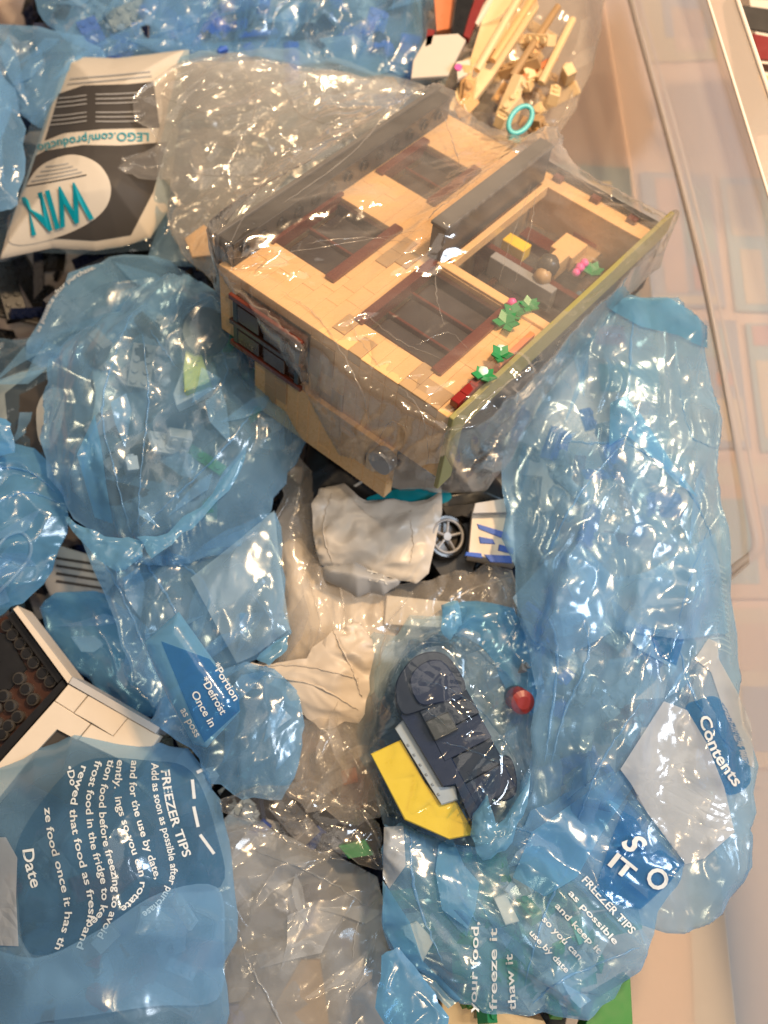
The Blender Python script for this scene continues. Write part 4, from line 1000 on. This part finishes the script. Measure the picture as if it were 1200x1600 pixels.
simple('cream_plate', [(690, 1560), (850, 1595), (880, 1650), (690, 1650)], -.03, .02, M['tan'], 'cream plate at the bottom edge below the blue bag', 'toy plate')
simple('dark_green_brick', [(528, 1322), (570, 1312), (584, 1336), (545, 1342)], -.02, .02, M['green'], 'dark green brick at the edge of the bottom clear bag', 'toy brick')
for q, l in (([(650, 1478), (632, 1462), (628, 1448), (652, 1440), (678, 1470), (660, 1505)], 'white angled tile at the left of the green bricks'), ([(772, 1404), (790, 1396), (812, 1440), (790, 1446)], 'white rounded tile among the green bricks')):
    simple('white_tile', q, .0, .006, M['white'], l, 'toy tile')
simple('white_card', [(604, 930), (750, 945), (760, 985), (600, 975)], -.035, .004, M['paper'], 'white card under the clear bags in the middle', 'card')
simple('blue_shell', [(470, 1330), (540, 1340), (575, 1400), (520, 1420), (455, 1400)], -.055, .006, M['navy'], 'blue curved shell piece inside the bottom clear bag', 'toy part')
simple('brown_strip', [(430, 1570), (470, 1500), (500, 1500), (520, 1640), (430, 1640)], -.05, .006, M['dark_tan'], 'brown strip at the bottom edge in the clear bag', 'toy part')

# ================================================================== THE BAGS
# ---- back row
Film('blue_bag', [(40, -60), (330, -60), (340, 20), (320, 90), (240, 110), (150, 95), (100, 60), (60, 20)], -.05, -.005, M['blue_film'], 'dark blue crumpled bag at the top left corner', seed=51, folds=6, fold_mats=[M['blue_film']], amp=1.3, size=.05, ang=20, edge=.03)
Film('blue_bag', [(-60, 30), (60, 40), (130, 55), (165, 85), (120, 150), (70, 200), (30, 180), (-60, 150)], -.04, -.005, M['blue_film'], 'blue bag at the left edge above the leaflet', seed=52, folds=4, fold_mats=[M['blue_film']], amp=1.1, ang=60, aniso=1.4, edge=.025)
tb = Film('blue_bag', [(250, -60), (690, -70), (668, 60), (640, 120), (560, 110), (430, 92), (330, 84), (180, 86), (110, 95), (150, 70), (230, 30)], -.045, .0, M['blue_film'], 'wide pale blue bag along the top beside the red and black parts', seed=53, folds=9, fold_mats=[M['blue_film']], amp=1.2, size=.06, ang=65, aniso=1.8, edge=.035,
          creases=[([(200, 70), (360, 20), (480, -20)], .010, .006), ([(420, 90), (450, 40), (520, -40)], .010, .005), ([(560, 90), (600, 20)], .008, .005)])
Film('blue_bag', [(-60, 90), (0, 108), (25, 140), (40, 200), (38, 270), (28, 320), (-10, 340), (-60, 330)], -.02, .02, M['blue_film'], 'small blue bag at the far left beside the leaflet', seed=54, folds=3, fold_mats=[M['blue_film']], amp=1.0, edge=.02, ang=80, aniso=1.6)
M['leaflet_film'] = film_mat('thin_blue_film', (.84, .92, .97), (.34, .54, .72), .09, .08, .3, .35)
lb = Film('leaflet_bag', [(95, 95), (160, 72), (300, 62), (340, 90), (320, 220), (280, 340), (240, 392), (150, 402), (60, 398), (-10, 412), (0, 340), (30, 250), (60, 160)], -.045, .0, M['leaflet_film'], 'smooth blue bag wrapped round the survey leaflet', seed=55, excess=.03, jag=0, amp=.25, size=.08, edge=.04, ang=70, aniso=2.5, bottom=False, bumps=[(160, 300, .012, 160)],
          creases=[([(130, 330), (200, 270), (240, 230)], .003, .003)])
Film('blue_bag', [(240, 80), (480, 60), (700, 120), (640, 200), (420, 320), (330, 420), (230, 400), (260, 250)], -.05, -.02, M['blue_pale'], 'pale blue bag lying under the left end of the building', seed=47, amp=1.0, edge=.03)
Film('milky_bag', [(250, 110), (350, 95), (520, 112), (640, 150), (480, 250), (380, 330), (330, 410), (275, 380), (265, 290), (225, 265), (240, 200)], -.03, .0, M['clear_milky'], 'milky inner bag film bunched behind the building', seed=48, amp=1.3, edge=.03, folds=5, ang=30)
# ---- tan bag at the top right
Film('clear_bag', [(655, -70), (950, -70), (940, 20), (925, 110), (900, 170), (870, 215), (835, 240), (770, 215), (690, 175), (640, 140), (650, 60)], -.05, .012, M['clear_milky'], 'clear bag of tan bricks at the top right', seed=56, folds=5, amp=1.0, size=.05, ang=55, aniso=2.0, edge=.03,
     creases=[([(660, 130), (760, 70), (850, -40)], .012, .004), ([(850, 220), (890, 160), (900, 90)], .008, .004), ([(700, 160), (740, 100), (780, 60)], .008, .004)])
# ---- blue bag behind the left leaflet
bb = Film('blue_bag', [(40, 560), (70, 480), (105, 425), (170, 400), (240, 398), (300, 430), (270, 500), (200, 540), (120, 575)], -.035, .002, M['blue_film'], 'blue bag with a printed edge behind the middle left bag', seed=57, folds=4, fold_mats=[M['blue_film']], amp=.7, ang=40, aniso=1.8, edge=.03)
bb.text('as possible after purchase.', [(62, 520), (85, 470), (112, 440), (150, 420)], 10, M['ink_white'])
Film('blue_bag', [(-60, 520), (20, 530), (80, 520), (140, 480), (200, 470), (180, 560), (130, 640), (120, 740), (80, 760), (20, 740), (-60, 720)], -.045, -.008, M['leaflet_film'], 'slack blue bag over the second leaflet at the left edge', seed=58, folds=5, fold_mats=[M['blue_film']], amp=.6, ang=35, aniso=2.2, edge=.03, size=.06)
Film('blue_bag', [(60, 950), (100, 925), (170, 930), (230, 980), (262, 1050), (262, 1120), (210, 1120), (150, 1080), (100, 1030), (72, 990)], -.06, -.018, M['blue_deep'], 'dark blue bag tucked under the middle left bag', seed=59, folds=4, fold_mats=[M['blue_film']], amp=1.1, ang=-35, aniso=1.6, edge=.03)
b2 = Film('blue_bag', [(-60, 688), (20, 692), (70, 716), (98, 760), (108, 815), (90, 865), (50, 930), (8, 958), (-60, 965)], -.03, .03, M['blue_deep'], 'deep blue bag at the left edge with a looped fold', seed=60, folds=5, fold_mats=[M['blue_film']], amp=1.0, ang=15, aniso=2.0, edge=.03,
          creases=[([(-40, 730), (40, 735), (90, 770)], .008, .004), ([(-40, 800), (40, 770), (100, 790)], .006, .004)])
lp = spline([(-20, 880), (8, 842), (32, 832), (48, 848), (46, 872), (22, 902), (-10, 934)], 6); x, y, z = b2.on(lp[:, 0], lp[:, 1], .001)
V, F = tube_vf([Vector(t) for t in zip(x, y, z)], .0011); tag(mesh_obj('looped_fold', V, F, M['blue_pale'], b2.obj, True))
Film('blue_bag', [(-50, 640), (8, 654), (20, 680), (22, 706), (-50, 700)], .0, .03, M['blue_deep'], 'bright blue bag corner peeping in at the left edge', seed=61, amp=.6, edge=.02)

# ---- milky and clear bags in the middle
Film('milky_bag', [(425, 860), (470, 840), (520, 900), (600, 925), (640, 960), (600, 1060), (560, 1110), (480, 1100), (430, 1050), (440, 960)], -.045, -.025, M['milk_white'], 'added pale bag film brightening the space between the middle bags', seed=45, amp=1.1, size=.03, ang=80, aniso=2, bottom=False, edge=.015)  # underlay added so the clear film above it looks brighter
Film('blue_bag', [(560, 1010), (640, 960), (760, 960), (860, 1010), (880, 1200), (860, 1320), (740, 1340), (600, 1290), (560, 1180)], -.03, -.018, M['blue_pale'], 'added pale blue underlay brightening the bag margin round the navy toy', seed=49, amp=.9, ang=40, bottom=False)  # extra sheet put in to lighten the dark margin of the bag
Film('clear_bag', [(395, 1045), (440, 960), (425, 870), (430, 740), (455, 700), (490, 740), (490, 850), (540, 905), (620, 915), (690, 900), (760, 880), (800, 890), (815, 960), (700, 990), (640, 1000), (600, 1080), (585, 1170), (600, 1250), (540, 1260), (480, 1250), (450, 1180), (470, 1100)], -.04, .008, M['clear_milky'], 'clear bag hanging down the middle below the white wrapper', seed=62, folds=8, amp=1.3, size=.038, ang=80, aniso=2.0, edge=.025,
     creases=[([(580, 1160), (600, 1000), (640, 930)], .008, .004), ([(650, 985), (720, 930), (800, 900)], .010, .004), ([(480, 900), (500, 980), (470, 1050)], .008, .004), ([(530, 910), (540, 960)], .008, .003)])
mk = Film('milky_bag', [(380, 1040), (430, 1036), (480, 1030), (520, 985), (560, 970), (582, 1000), (578, 1080), (560, 1130), (500, 1140), (470, 1110), (420, 1070)], -.02, .0, M['milk_white'], 'cream white folded plastic bag in the middle', seed=63, amp=1.3, size=.03, ang=-25, aniso=2.6, edge=.012, bottom=False,
          creases=[([(385, 1042), (470, 1040), (560, 1060)], .010, .005), ([(400, 1055), (490, 1070), (560, 1110)], .009, .005), ([(520, 985), (552, 1050), (565, 1090)], .008, .004)])
Film('clear_bag', [(455, 1110), (500, 1080), (580, 1090), (600, 1180), (605, 1260), (560, 1290), (480, 1270), (440, 1220)], -.03, .022, M['clear_milky'], 'milky clear bag crumpled over brown bricks', seed=64, folds=4, amp=1.4, size=.035, ang=70, aniso=1.3, edge=.025)
Film('clear_bag', [(340, 1250), (420, 1225), (500, 1222), (560, 1258), (598, 1310), (600, 1360), (560, 1350), (480, 1330), (400, 1300)], -.01, .035, M['clear'], 'clear puckered bag neck above the bottom clear bag', seed=65, folds=3, amp=1.3, size=.035, edge=.02, ang=20,
     creases=[([(370, 1290), (440, 1310), (540, 1345)], .010, .004), ([(560, 1262), (590, 1310), (598, 1350)], .010, .004)])
Film('clear_bag', [(310, 1310), (360, 1270), (430, 1300), (520, 1330), (590, 1370), (612, 1450), (640, 1530), (600, 1680), (280, 1680), (320, 1560), (340, 1440)], -.045, .02, M['hazy'], 'clear bag of mixed grey bricks at the bottom', seed=66, folds=8, amp=1.2, size=.05, ang=35, edge=.035,
     creases=[([(400, 1330), (500, 1370), (580, 1420)], .012, .004), ([(550, 1500), (560, 1440), (590, 1405)], .010, .004), ([(380, 1490), (420, 1560), (460, 1640)], .010, .004)])

# ---- navy model bag
bpy.context.view_layer.update()
Film('clear_bag', [(640, 1000), (690, 980), (740, 1005), (790, 1050), (830, 1110), (845, 1190), (830, 1270), (790, 1310), (735, 1322), (640, 1296), (600, 1240), (572, 1180), (590, 1100)], -.025, .0, M['blue_thin'], 'blue-tinged clear bag stretched over the navy toy', seed=67, folds=4, amp=1.0, size=.045, ang=50, aniso=1.6, edge=.03, obstacles=[bvh_of(nv)],
     creases=[([(662, 1066), (700, 1075), (760, 1120), (800, 1180)], .006, .004), ([(690, 1160), (730, 1170), (800, 1200)], .006, .004), ([(655, 1100), (700, 1135)], .004, .003)])
cb = Film('blue_bag', [(690, 948), (720, 940), (800, 950), (840, 990), (850, 1080), (830, 1120), (780, 1060), (735, 1000), (700, 985)], -.03, .02, M['blue_deep'], 'short blue bag fold above the navy toy', seed=68, amp=1.0, edge=.02, ang=40, aniso=1.5)

# ---- middle left blue bag
bpy.context.view_layer.update()
bm = Film('blue_bag', [(258, 432), (300, 436), (345, 462), (378, 520), (400, 570), (440, 610), (478, 650), (480, 690), (450, 740), (425, 800), (380, 850), (300, 880), (215, 880), (150, 840), (110, 800), (75, 720), (66, 620), (78, 560), (130, 520), (190, 490), (215, 455)], -.018, .022, M['blue_film'],
          'large blue bag of grey bricks on the left, gathered at its lower end', seed=71, keepdome=True, obstacles=[bvh_of(dp), bvh_of(dk)], folds=6, fold_mats=[M['blue_film']], amp=1.25, size=.06, ang=80, aniso=1.8, edge=.045,
          creases=[([(205, 835), (180, 740), (160, 640), (185, 540), (215, 470)], .012, .004), ([(215, 835), (222, 720), (232, 620), (222, 520)], .010, .003), ([(205, 838), (280, 770), (360, 690), (408, 622)], .018, .006), ([(160, 650), (130, 720), (150, 800)], .010, .004), ([(235, 515), (275, 575)], .005, .003), ([(345, 545), (355, 580), (343, 610)], .006, .003), ([(400, 620), (380, 560), (350, 510)], .006, .003)],
          pleats=[(212, 845, 15, .007, .05, .3)], bumps=[(270, 500, .008, 120), (420, 690, .008, 80)])
bm.patch('overlapping_fold', [(122, 712), (150, 650), (160, 700), (168, 760), (178, 820), (150, 810)], M['blue_deep'], .003, smooth=False)
bl = Film('blue_bag', [(110, 815), (170, 850), (250, 870), (310, 860), (380, 820), (430, 800), (440, 880), (456, 988), (420, 1020), (385, 1040), (330, 1060), (250, 1110), (220, 1080), (190, 1010), (160, 920)], -.025, .025, M['blue_film'],
          'hanging lower half of the gathered blue bag on the left', seed=72, folds=7, fold_mats=[M['blue_film']], amp=1.2, size=.045, ang=65, aniso=1.7, edge=.03,
          creases=[([(215, 860), (260, 930), (300, 1000)], .010, .004), ([(240, 865), (310, 900), (340, 960)], .010, .004), ([(160, 870), (200, 950), (240, 1040)], .010, .004), ([(385, 920), (420, 960), (432, 1000)], .005, .003)], pleats=[(215, 850, 13, .006, .05, .1)])
bl.patch('overlapping_fold', [(300, 905), (370, 850), (430, 800), (438, 880), (454, 984), (400, 1025), (372, 1038), (340, 980)], M['blue_pale'], .005, smooth=False)
bf = Film('blue_bag', [(385, 1035), (440, 1055), (468, 1090), (472, 1150), (460, 1215), (440, 1250), (380, 1250), (330, 1225), (300, 1170), (230, 1130), (260, 1080), (320, 1050)], -.015, .03, M['blue_film'], 'small blue bag end behind the printed flap', seed=73, folds=5, fold_mats=[M['blue_film']], amp=1.0, ang=70, aniso=1.6, edge=.025, size=.04)
fl = Film('printed_flap', [(281, 957), (373, 1086), (376, 1112), (322, 1168), (300, 1162), (262, 1092), (224, 1004)], .034, .042, M['flap_blue'], 'flat pale blue bag flap printed with storage tips', 'bag flap', seed=74, stiff=True, jag=0, amp=.12, edge=.01, smooth=False, bottom=False, tilt=(.1, .1))
fl.patch('printed_panel', [(252, 1002), (328, 1030), (374, 1088), (375, 1110), (320, 1160), (300, 1120)], M['print_panel'], .0006, smooth=False)
for t_, a, b in (('*Portion', (332, 1040), (366, 1096)), ('*Defrost', (314, 1062), (346, 1118)), ('Once in', (299, 1084), (329, 1137)), ('as poss', (282, 1110), (306, 1153))): fl.text(t_, [a, b], 17, M['ink_white'], .0014, bold=.014)

for nm_, q_, z_, lb_ in (('bag_corner', [(100, 806), (128, 822), (190, 840), (232, 838), (222, 868), (180, 892), (150, 872)], .012, 'pointed blue bag end sticking out left of the gathered neck'),
                     ('bag_corner', [(212, 838), (262, 832), (332, 770), (398, 672), (372, 740), (318, 806), (268, 850), (236, 872)], .016, 'long blue fold running up from the gathered neck'),
                     ('bag_corner', [(690, 945), (716, 938), (722, 975), (704, 1000), (688, 985)], .0, 'small blue bag tip above the navy toy'),
                     ('bag_corner', [(735, 1305), (748, 1262), (762, 1240), (776, 1290), (800, 1262), (830, 1205), (818, 1275), (790, 1330), (755, 1345)], .026, 'jagged blue bag edge below the navy toy'),
                     ('bag_corner', [(400, 1030), (432, 1000), (455, 985), (448, 1015), (420, 1040)], .014, 'small blue bag tip beside the cream folded bag')):
    Film(nm_, q_, z_, z_ + .012, M['flap_blue'], lb_, 'bag corner', seed=int(q_[0][0]) + 7, amp=.8, edge=.012, smooth=False, size=.03, ang=40, jag=.12, bottom=False)
# ---- lower left freezer bag with the tips
ft = Film('freezer_bag', [(-60, 1230), (0, 1196), (60, 1168), (160, 1150), (250, 1160), (310, 1190), (345, 1250), (362, 1340), (372, 1430), (355, 1540), (345, 1690), (-60, 1690)], -.02, .036, M['blue_film'], 'blue printed freezer bag filling the lower left corner', seed=75, stiff=True, amp=.4, size=.07, ang=70, aniso=2.0, edge=.06, bumps=[(200, 1330, .012, 130)],
          creases=[([(60, 1178), (180, 1160), (290, 1180)], .003, .003), ([(-40, 1480), (100, 1490), (250, 1400), (340, 1380)], .008, .008), ([(150, 1600), (220, 1560)], .006, .004)])
ft.patch('print_panel', [(130, 1190), (230, 1188), (300, 1206), (338, 1300), (345, 1385), (240, 1400), (150, 1460), (80, 1490), (40, 1480), (28, 1400), (24, 1330), (60, 1260)], film_mat('printed_tip_panel', (.55, .70, .82), (.16, .34, .50), .24, .12, .3, .2), .0006)
ft.patch('white_label', [(-50, 1310), (10, 1308), (28, 1340), (26, 1400), (30, 1478), (-50, 1475)], M['print_white'], .001, smooth=False)
ft.patch('overlapping_fold', [(-50, 1480), (60, 1495), (160, 1450), (250, 1395), (340, 1385), (352, 1470), (340, 1560), (240, 1570), (100, 1590), (-50, 1600)], M['blue_film'], .0035, smooth=True)
IW = M['ink_white']
ft.text('FREEZER TIPS', [(252, 1204), (262, 1265), (287, 1340)], 19, IW, bold=.02)
for body, path in (('Add as soon as possible after purchase', [(237, 1192), (241, 1245), (262, 1330), (266, 1370), (248, 1405), (222, 1426)]),
                   ('and for the use by date,', [(206, 1188), (204, 1240), (222, 1310), (243, 1374)]),
                   ('ently.  ings so you can rotate', [(184, 1187), (180, 1245), (199, 1310), (219, 1375), (206, 1402), (188, 1418)]),
                   ('tion food before freezing to avoid', [(170, 1186), (156, 1245), (160, 1310), (176, 1375), (172, 1425), (152, 1462)]),
                   ('frost food in the fridge to keep', [(150, 1188), (135, 1250), (142, 1320), (158, 1380), (156, 1422), (134, 1444)]),
                   ('rewed that food as fresh and', [(128, 1196), (110, 1262), (120, 1330), (136, 1395), (138, 1430), (120, 1480)]),
                   ('ze food once it has th', [(70, 1262), (76, 1310), (92, 1370), (102, 1430), (86, 1482)])):
    ft.text(body, path, 16, IW, bold=.016)
ft.text('•Do', [(104, 1198), (111, 1228)], 15, IW, bold=.016)
ft.text('Date', [(36, 1328), (40, 1352), (50, 1388)], 25, IW, bold=.014)
for a, b in (((301, 1218), (304, 1248)), ((303, 1260), (310, 1292)), ((313, 1304), (335, 1334)), ((308, 1207), (318, 1202))): ft.strip('printed_dash', [a, b], 5, IW, .0009)

# ---- right hand blue bag
br = Film('blue_bag', [(905, 452), (960, 468), (1042, 466), (1080, 488), (1104, 512), (1103, 545), (1112, 600), (1128, 680), (1126, 760), (1142, 860), (1148, 960), (1160, 1060), (1176, 1160), (1184, 1270), (1172, 1360), (1130, 1430), (1070, 1460), (980, 1440), (900, 1380), (800, 1320), (812, 1240), (832, 1180), (826, 1020), (806, 930), (792, 800), (790, 700), (812, 640), (845, 560), (880, 490)], -.004, .022, M['blue_film'],
          'tall blue freezer bag standing on the right, open at the top', seed=81, folds=9, fold_mats=[M['blue_film']], amp=1.35, size=.065, ang=75, aniso=1.8, edge=.045, smooth=True,
          creases=[([(990, 470), (985, 560), (980, 640)], .008, .004), ([(975, 690), (900, 780), (850, 880)], .012, .006), ([(975, 690), (1040, 730), (1090, 790), (1125, 880)], .010, .005), ([(875, 690), (960, 690), (1000, 660)], .008, .004), ([(830, 930), (870, 1000), (860, 1130), (850, 1190)], .010, .004), ([(1060, 1010), (1090, 1100), (1150, 1180)], .010, .006), ([(880, 900), (920, 1010), (880, 1120), (860, 1200)], .010, .004), ([(1060, 600), (1080, 680), (1120, 700)], .005, .003), ([(1000, 1100), (940, 1190), (900, 1290)], .014, .006), ([(1110, 820), (1080, 900), (1060, 970)], .006, .003)],
          bumps=[(960, 820, .012, 120), (1050, 1180, .010, 120)])
br.patch('open_mouth_fold', [(906, 453), (960, 468), (1042, 466), (1080, 488), (1104, 512), (1104, 546), (1082, 538), (1060, 526), (1000, 512), (960, 490)], M['flap_blue'], .002, smooth=False)
br.patch('overlapping_fold', [(952, 632), (976, 620), (1000, 650), (1045, 720), (1090, 780), (1060, 760), (1000, 700), (975, 680), (950, 700)], M['blue_deep'], .003, smooth=False)
br.patch('overlapping_fold', [(800, 935), (850, 880), (905, 850), (960, 905), (1010, 895), (1115, 835), (1136, 990), (1060, 1000), (960, 985), (880, 1030), (830, 1000)], M['blue_film'], .003, smooth=False)
br.patch('blue_band', [(975, 978), (1062, 986), (1068, 1000), (1056, 1040), (1024, 1024), (1018, 992), (970, 988)], M['print_panel'], .001, smooth=False)
br.patch('white_panel', [(1036, 1096), (1072, 1110), (1102, 1160), (1130, 1230), (1146, 1300), (1100, 1340), (1070, 1350), (1010, 1270), (985, 1225), (968, 1202)], M['print_white'], .0022, smooth=False)
br.patch('white_edge_panel', [(1085, 1030), (1106, 998), (1120, 1004), (1122, 1030), (1150, 1080), (1172, 1130), (1178, 1200), (1160, 1190), (1130, 1110), (1110, 1050)], M['print_white'], .0014, smooth=False)
br.patch('dark_panel', [(1070, 1110), (1090, 1094), (1120, 1090), (1146, 1130), (1166, 1180), (1170, 1225), (1130, 1240), (1096, 1180)], M['print_panel'], .0014)
br.text('Contents', [(1090, 1122), (1112, 1180), (1146, 1230)], 25, IW, .0024, bold=.02)
for k in range(16): br.strip('ribbed_seal', [(1096 + k * .4, 884 + k * 9), (1112 + k * .9, 880 + k * 9), (1132 + k * .7, 888 + k * 9)], 2.4, M['blue_pale'], .001)

# ---- lower right blue bag
bq = Film('freezer_bag', [(600, 1288), (640, 1292), (700, 1318), (760, 1318), (820, 1290), (880, 1240), (960, 1204), (1010, 1280), (1070, 1350), (1045, 1400), (1010, 1490), (960, 1560), (920, 1596), (850, 1582), (770, 1586), (720, 1570), (660, 1520), (620, 1500), (596, 1440), (598, 1350)], .0, .034, M['blue_film'],
          'blue printed freezer bag of green bricks at the lower right', seed=82, folds=6, fold_mats=[M['blue_film']], amp=1.35, size=.06, ang=-35, aniso=1.6, edge=.04,
          creases=[([(960, 1215), (900, 1330), (850, 1430), (820, 1540)], .012, .005), ([(880, 1340), (830, 1300), (770, 1290)], .008, .004), ([(830, 1570), (880, 1530), (1000, 1480)], .010, .004), ([(700, 1320), (720, 1400), (745, 1440)], .010, .005), ([(640, 1300), (650, 1400), (690, 1500)], .008, .004)])
bq.patch('overlapping_fold', [(685, 1320), (705, 1306), (725, 1352), (748, 1378), (742, 1420), (730, 1450), (690, 1420), (680, 1360)], M['flap_blue'], .003, smooth=False)
bq.patch('overlapping_fold', [(965, 1205), (1000, 1212), (945, 1290), (900, 1370), (850, 1400), (800, 1370), (830, 1300), (900, 1250)], M['blue_deep'], .003, smooth=False)
bq.patch('dark_logo_panel', [(985, 1238), (1012, 1270), (1072, 1344), (1044, 1380), (1000, 1420), (950, 1408), (930, 1390), (955, 1310)], M['print_panel'], .0016, smooth=False)
bq.text('IT', [(948, 1350), (980, 1376)], 34, IW, .0030, 'printed_letter', .03); bq.text('S', [(966, 1316), (996, 1354)], 46, IW, .007, 'printed_letter', .03, False, .3)
bq.text('O', [(1004, 1366), (1036, 1418)], 44, IW, .0030, 'printed_letter', .02, False)
bq.patch('overlapping_fold', [(600, 1292), (630, 1290), (634, 1352), (608, 1388), (598, 1370)], M['print_white'], .002, smooth=False)
bq.patch('overlapping_fold', [(598, 1375), (640, 1440), (660, 1500), (720, 1560), (700, 1575), (630, 1505), (598, 1450)], M['blue_deep'], .002, smooth=False)
for body, a, b, sz in (('FREEZER TIPS', (908, 1376), (985, 1460), 17), ('as possible', (887, 1396), (960, 1476), 14), ('and keep it', (866, 1416), (934, 1490), 14), ('so you can', (846, 1437), (904, 1500), 14), ('use by date', (826, 1458), (884, 1520), 13)):
    bq.text(body, [a, b], sz, IW, .001, bold=.016)
for body, a, b in (('your food,', (744, 1582), (748, 1440)), ('freeze it', (776, 1578), (776, 1450)), ('thaw it', (806, 1578), (800, 1490))): bq.text(body, [a, b], 17, IW, .001, bold=.016)
Film('bag_corner', [(596, 1494), (622, 1480), (662, 1530), (702, 1590), (696, 1660), (640, 1660), (586, 1576)], .02, .034, M['flap_blue'], 'bright blue folded bag corner at the bottom edge', 'bag flap', seed=83, amp=.4, edge=.015, smooth=False)

# ---- the big clear bag over the building
Film('clear_bag', [(205, 150), (228, 128), (285, 92), (352, 80), (430, 92), (540, 110), (640, 130), (705, 162), (770, 205), (850, 232), (930, 285), (1052, 352), (1030, 420), (975, 470), (900, 560), (840, 640), (800, 720), (760, 768), (680, 772), (600, 760), (530, 720), (478, 640), (430, 590), (372, 510), (330, 440), (285, 400), (262, 340), (268, 280), (215, 276), (184, 262), (190, 244), (250, 225), (232, 200), (208, 185)], -.01, .012, M['clear_wrap'],
     'big clear bag stretched over the tan building', seed=91, excess=.16, amp=1.15, size=.045, ang=35, aniso=1.5, edge=.03, smooth=False, obstacles=[bvh_of(house)],
     creases=[([(345, 410), (420, 270), (470, 220)], .006, .003), ([(270, 270), (380, 275), (420, 262)], .006, .003), ([(640, 120), (560, 230), (440, 320)], .010, .006), ([(350, 405), (480, 390), (660, 360)], .004, .003), ([(690, 400), (680, 450), (695, 510)], .006, .003), ([(830, 290), (800, 370), (780, 440)], .004, .003), ([(360, 85), (400, 150), (380, 230)], .010, .004),
     ([(545, 490), (560, 530), (600, 582)], .006, .003), ([(562, 482), (620, 530), (692, 562)], .006, .003), ([(838, 292), (828, 360), (805, 440)], .005, .003), ([(375, 415), (420, 418), (450, 410)], .005, .003), ([(440, 455), (500, 500), (560, 600), (580, 670)], .008, .004), ([(650, 540), (700, 520), (730, 545)], .005, .003), ([(688, 172), (705, 215), (720, 260)], .008, .003), ([(430, 100), (470, 180), (560, 200)], .010, .005), ([(250, 150), (330, 180), (400, 170)], .008, .004), ([(300, 330), (360, 250), (410, 150)], .010, .005), ([(480, 380), (560, 372), (640, 380)], .005, .003), ([(620, 600), (660, 650), (670, 740)], .006, .003), ([(740, 640), (790, 600), (850, 560)], .008, .004), ([(590, 690), (610, 660), (640, 670)], .005, .003), ([(870, 260), (950, 310), (1040, 362)], .005, .003)])
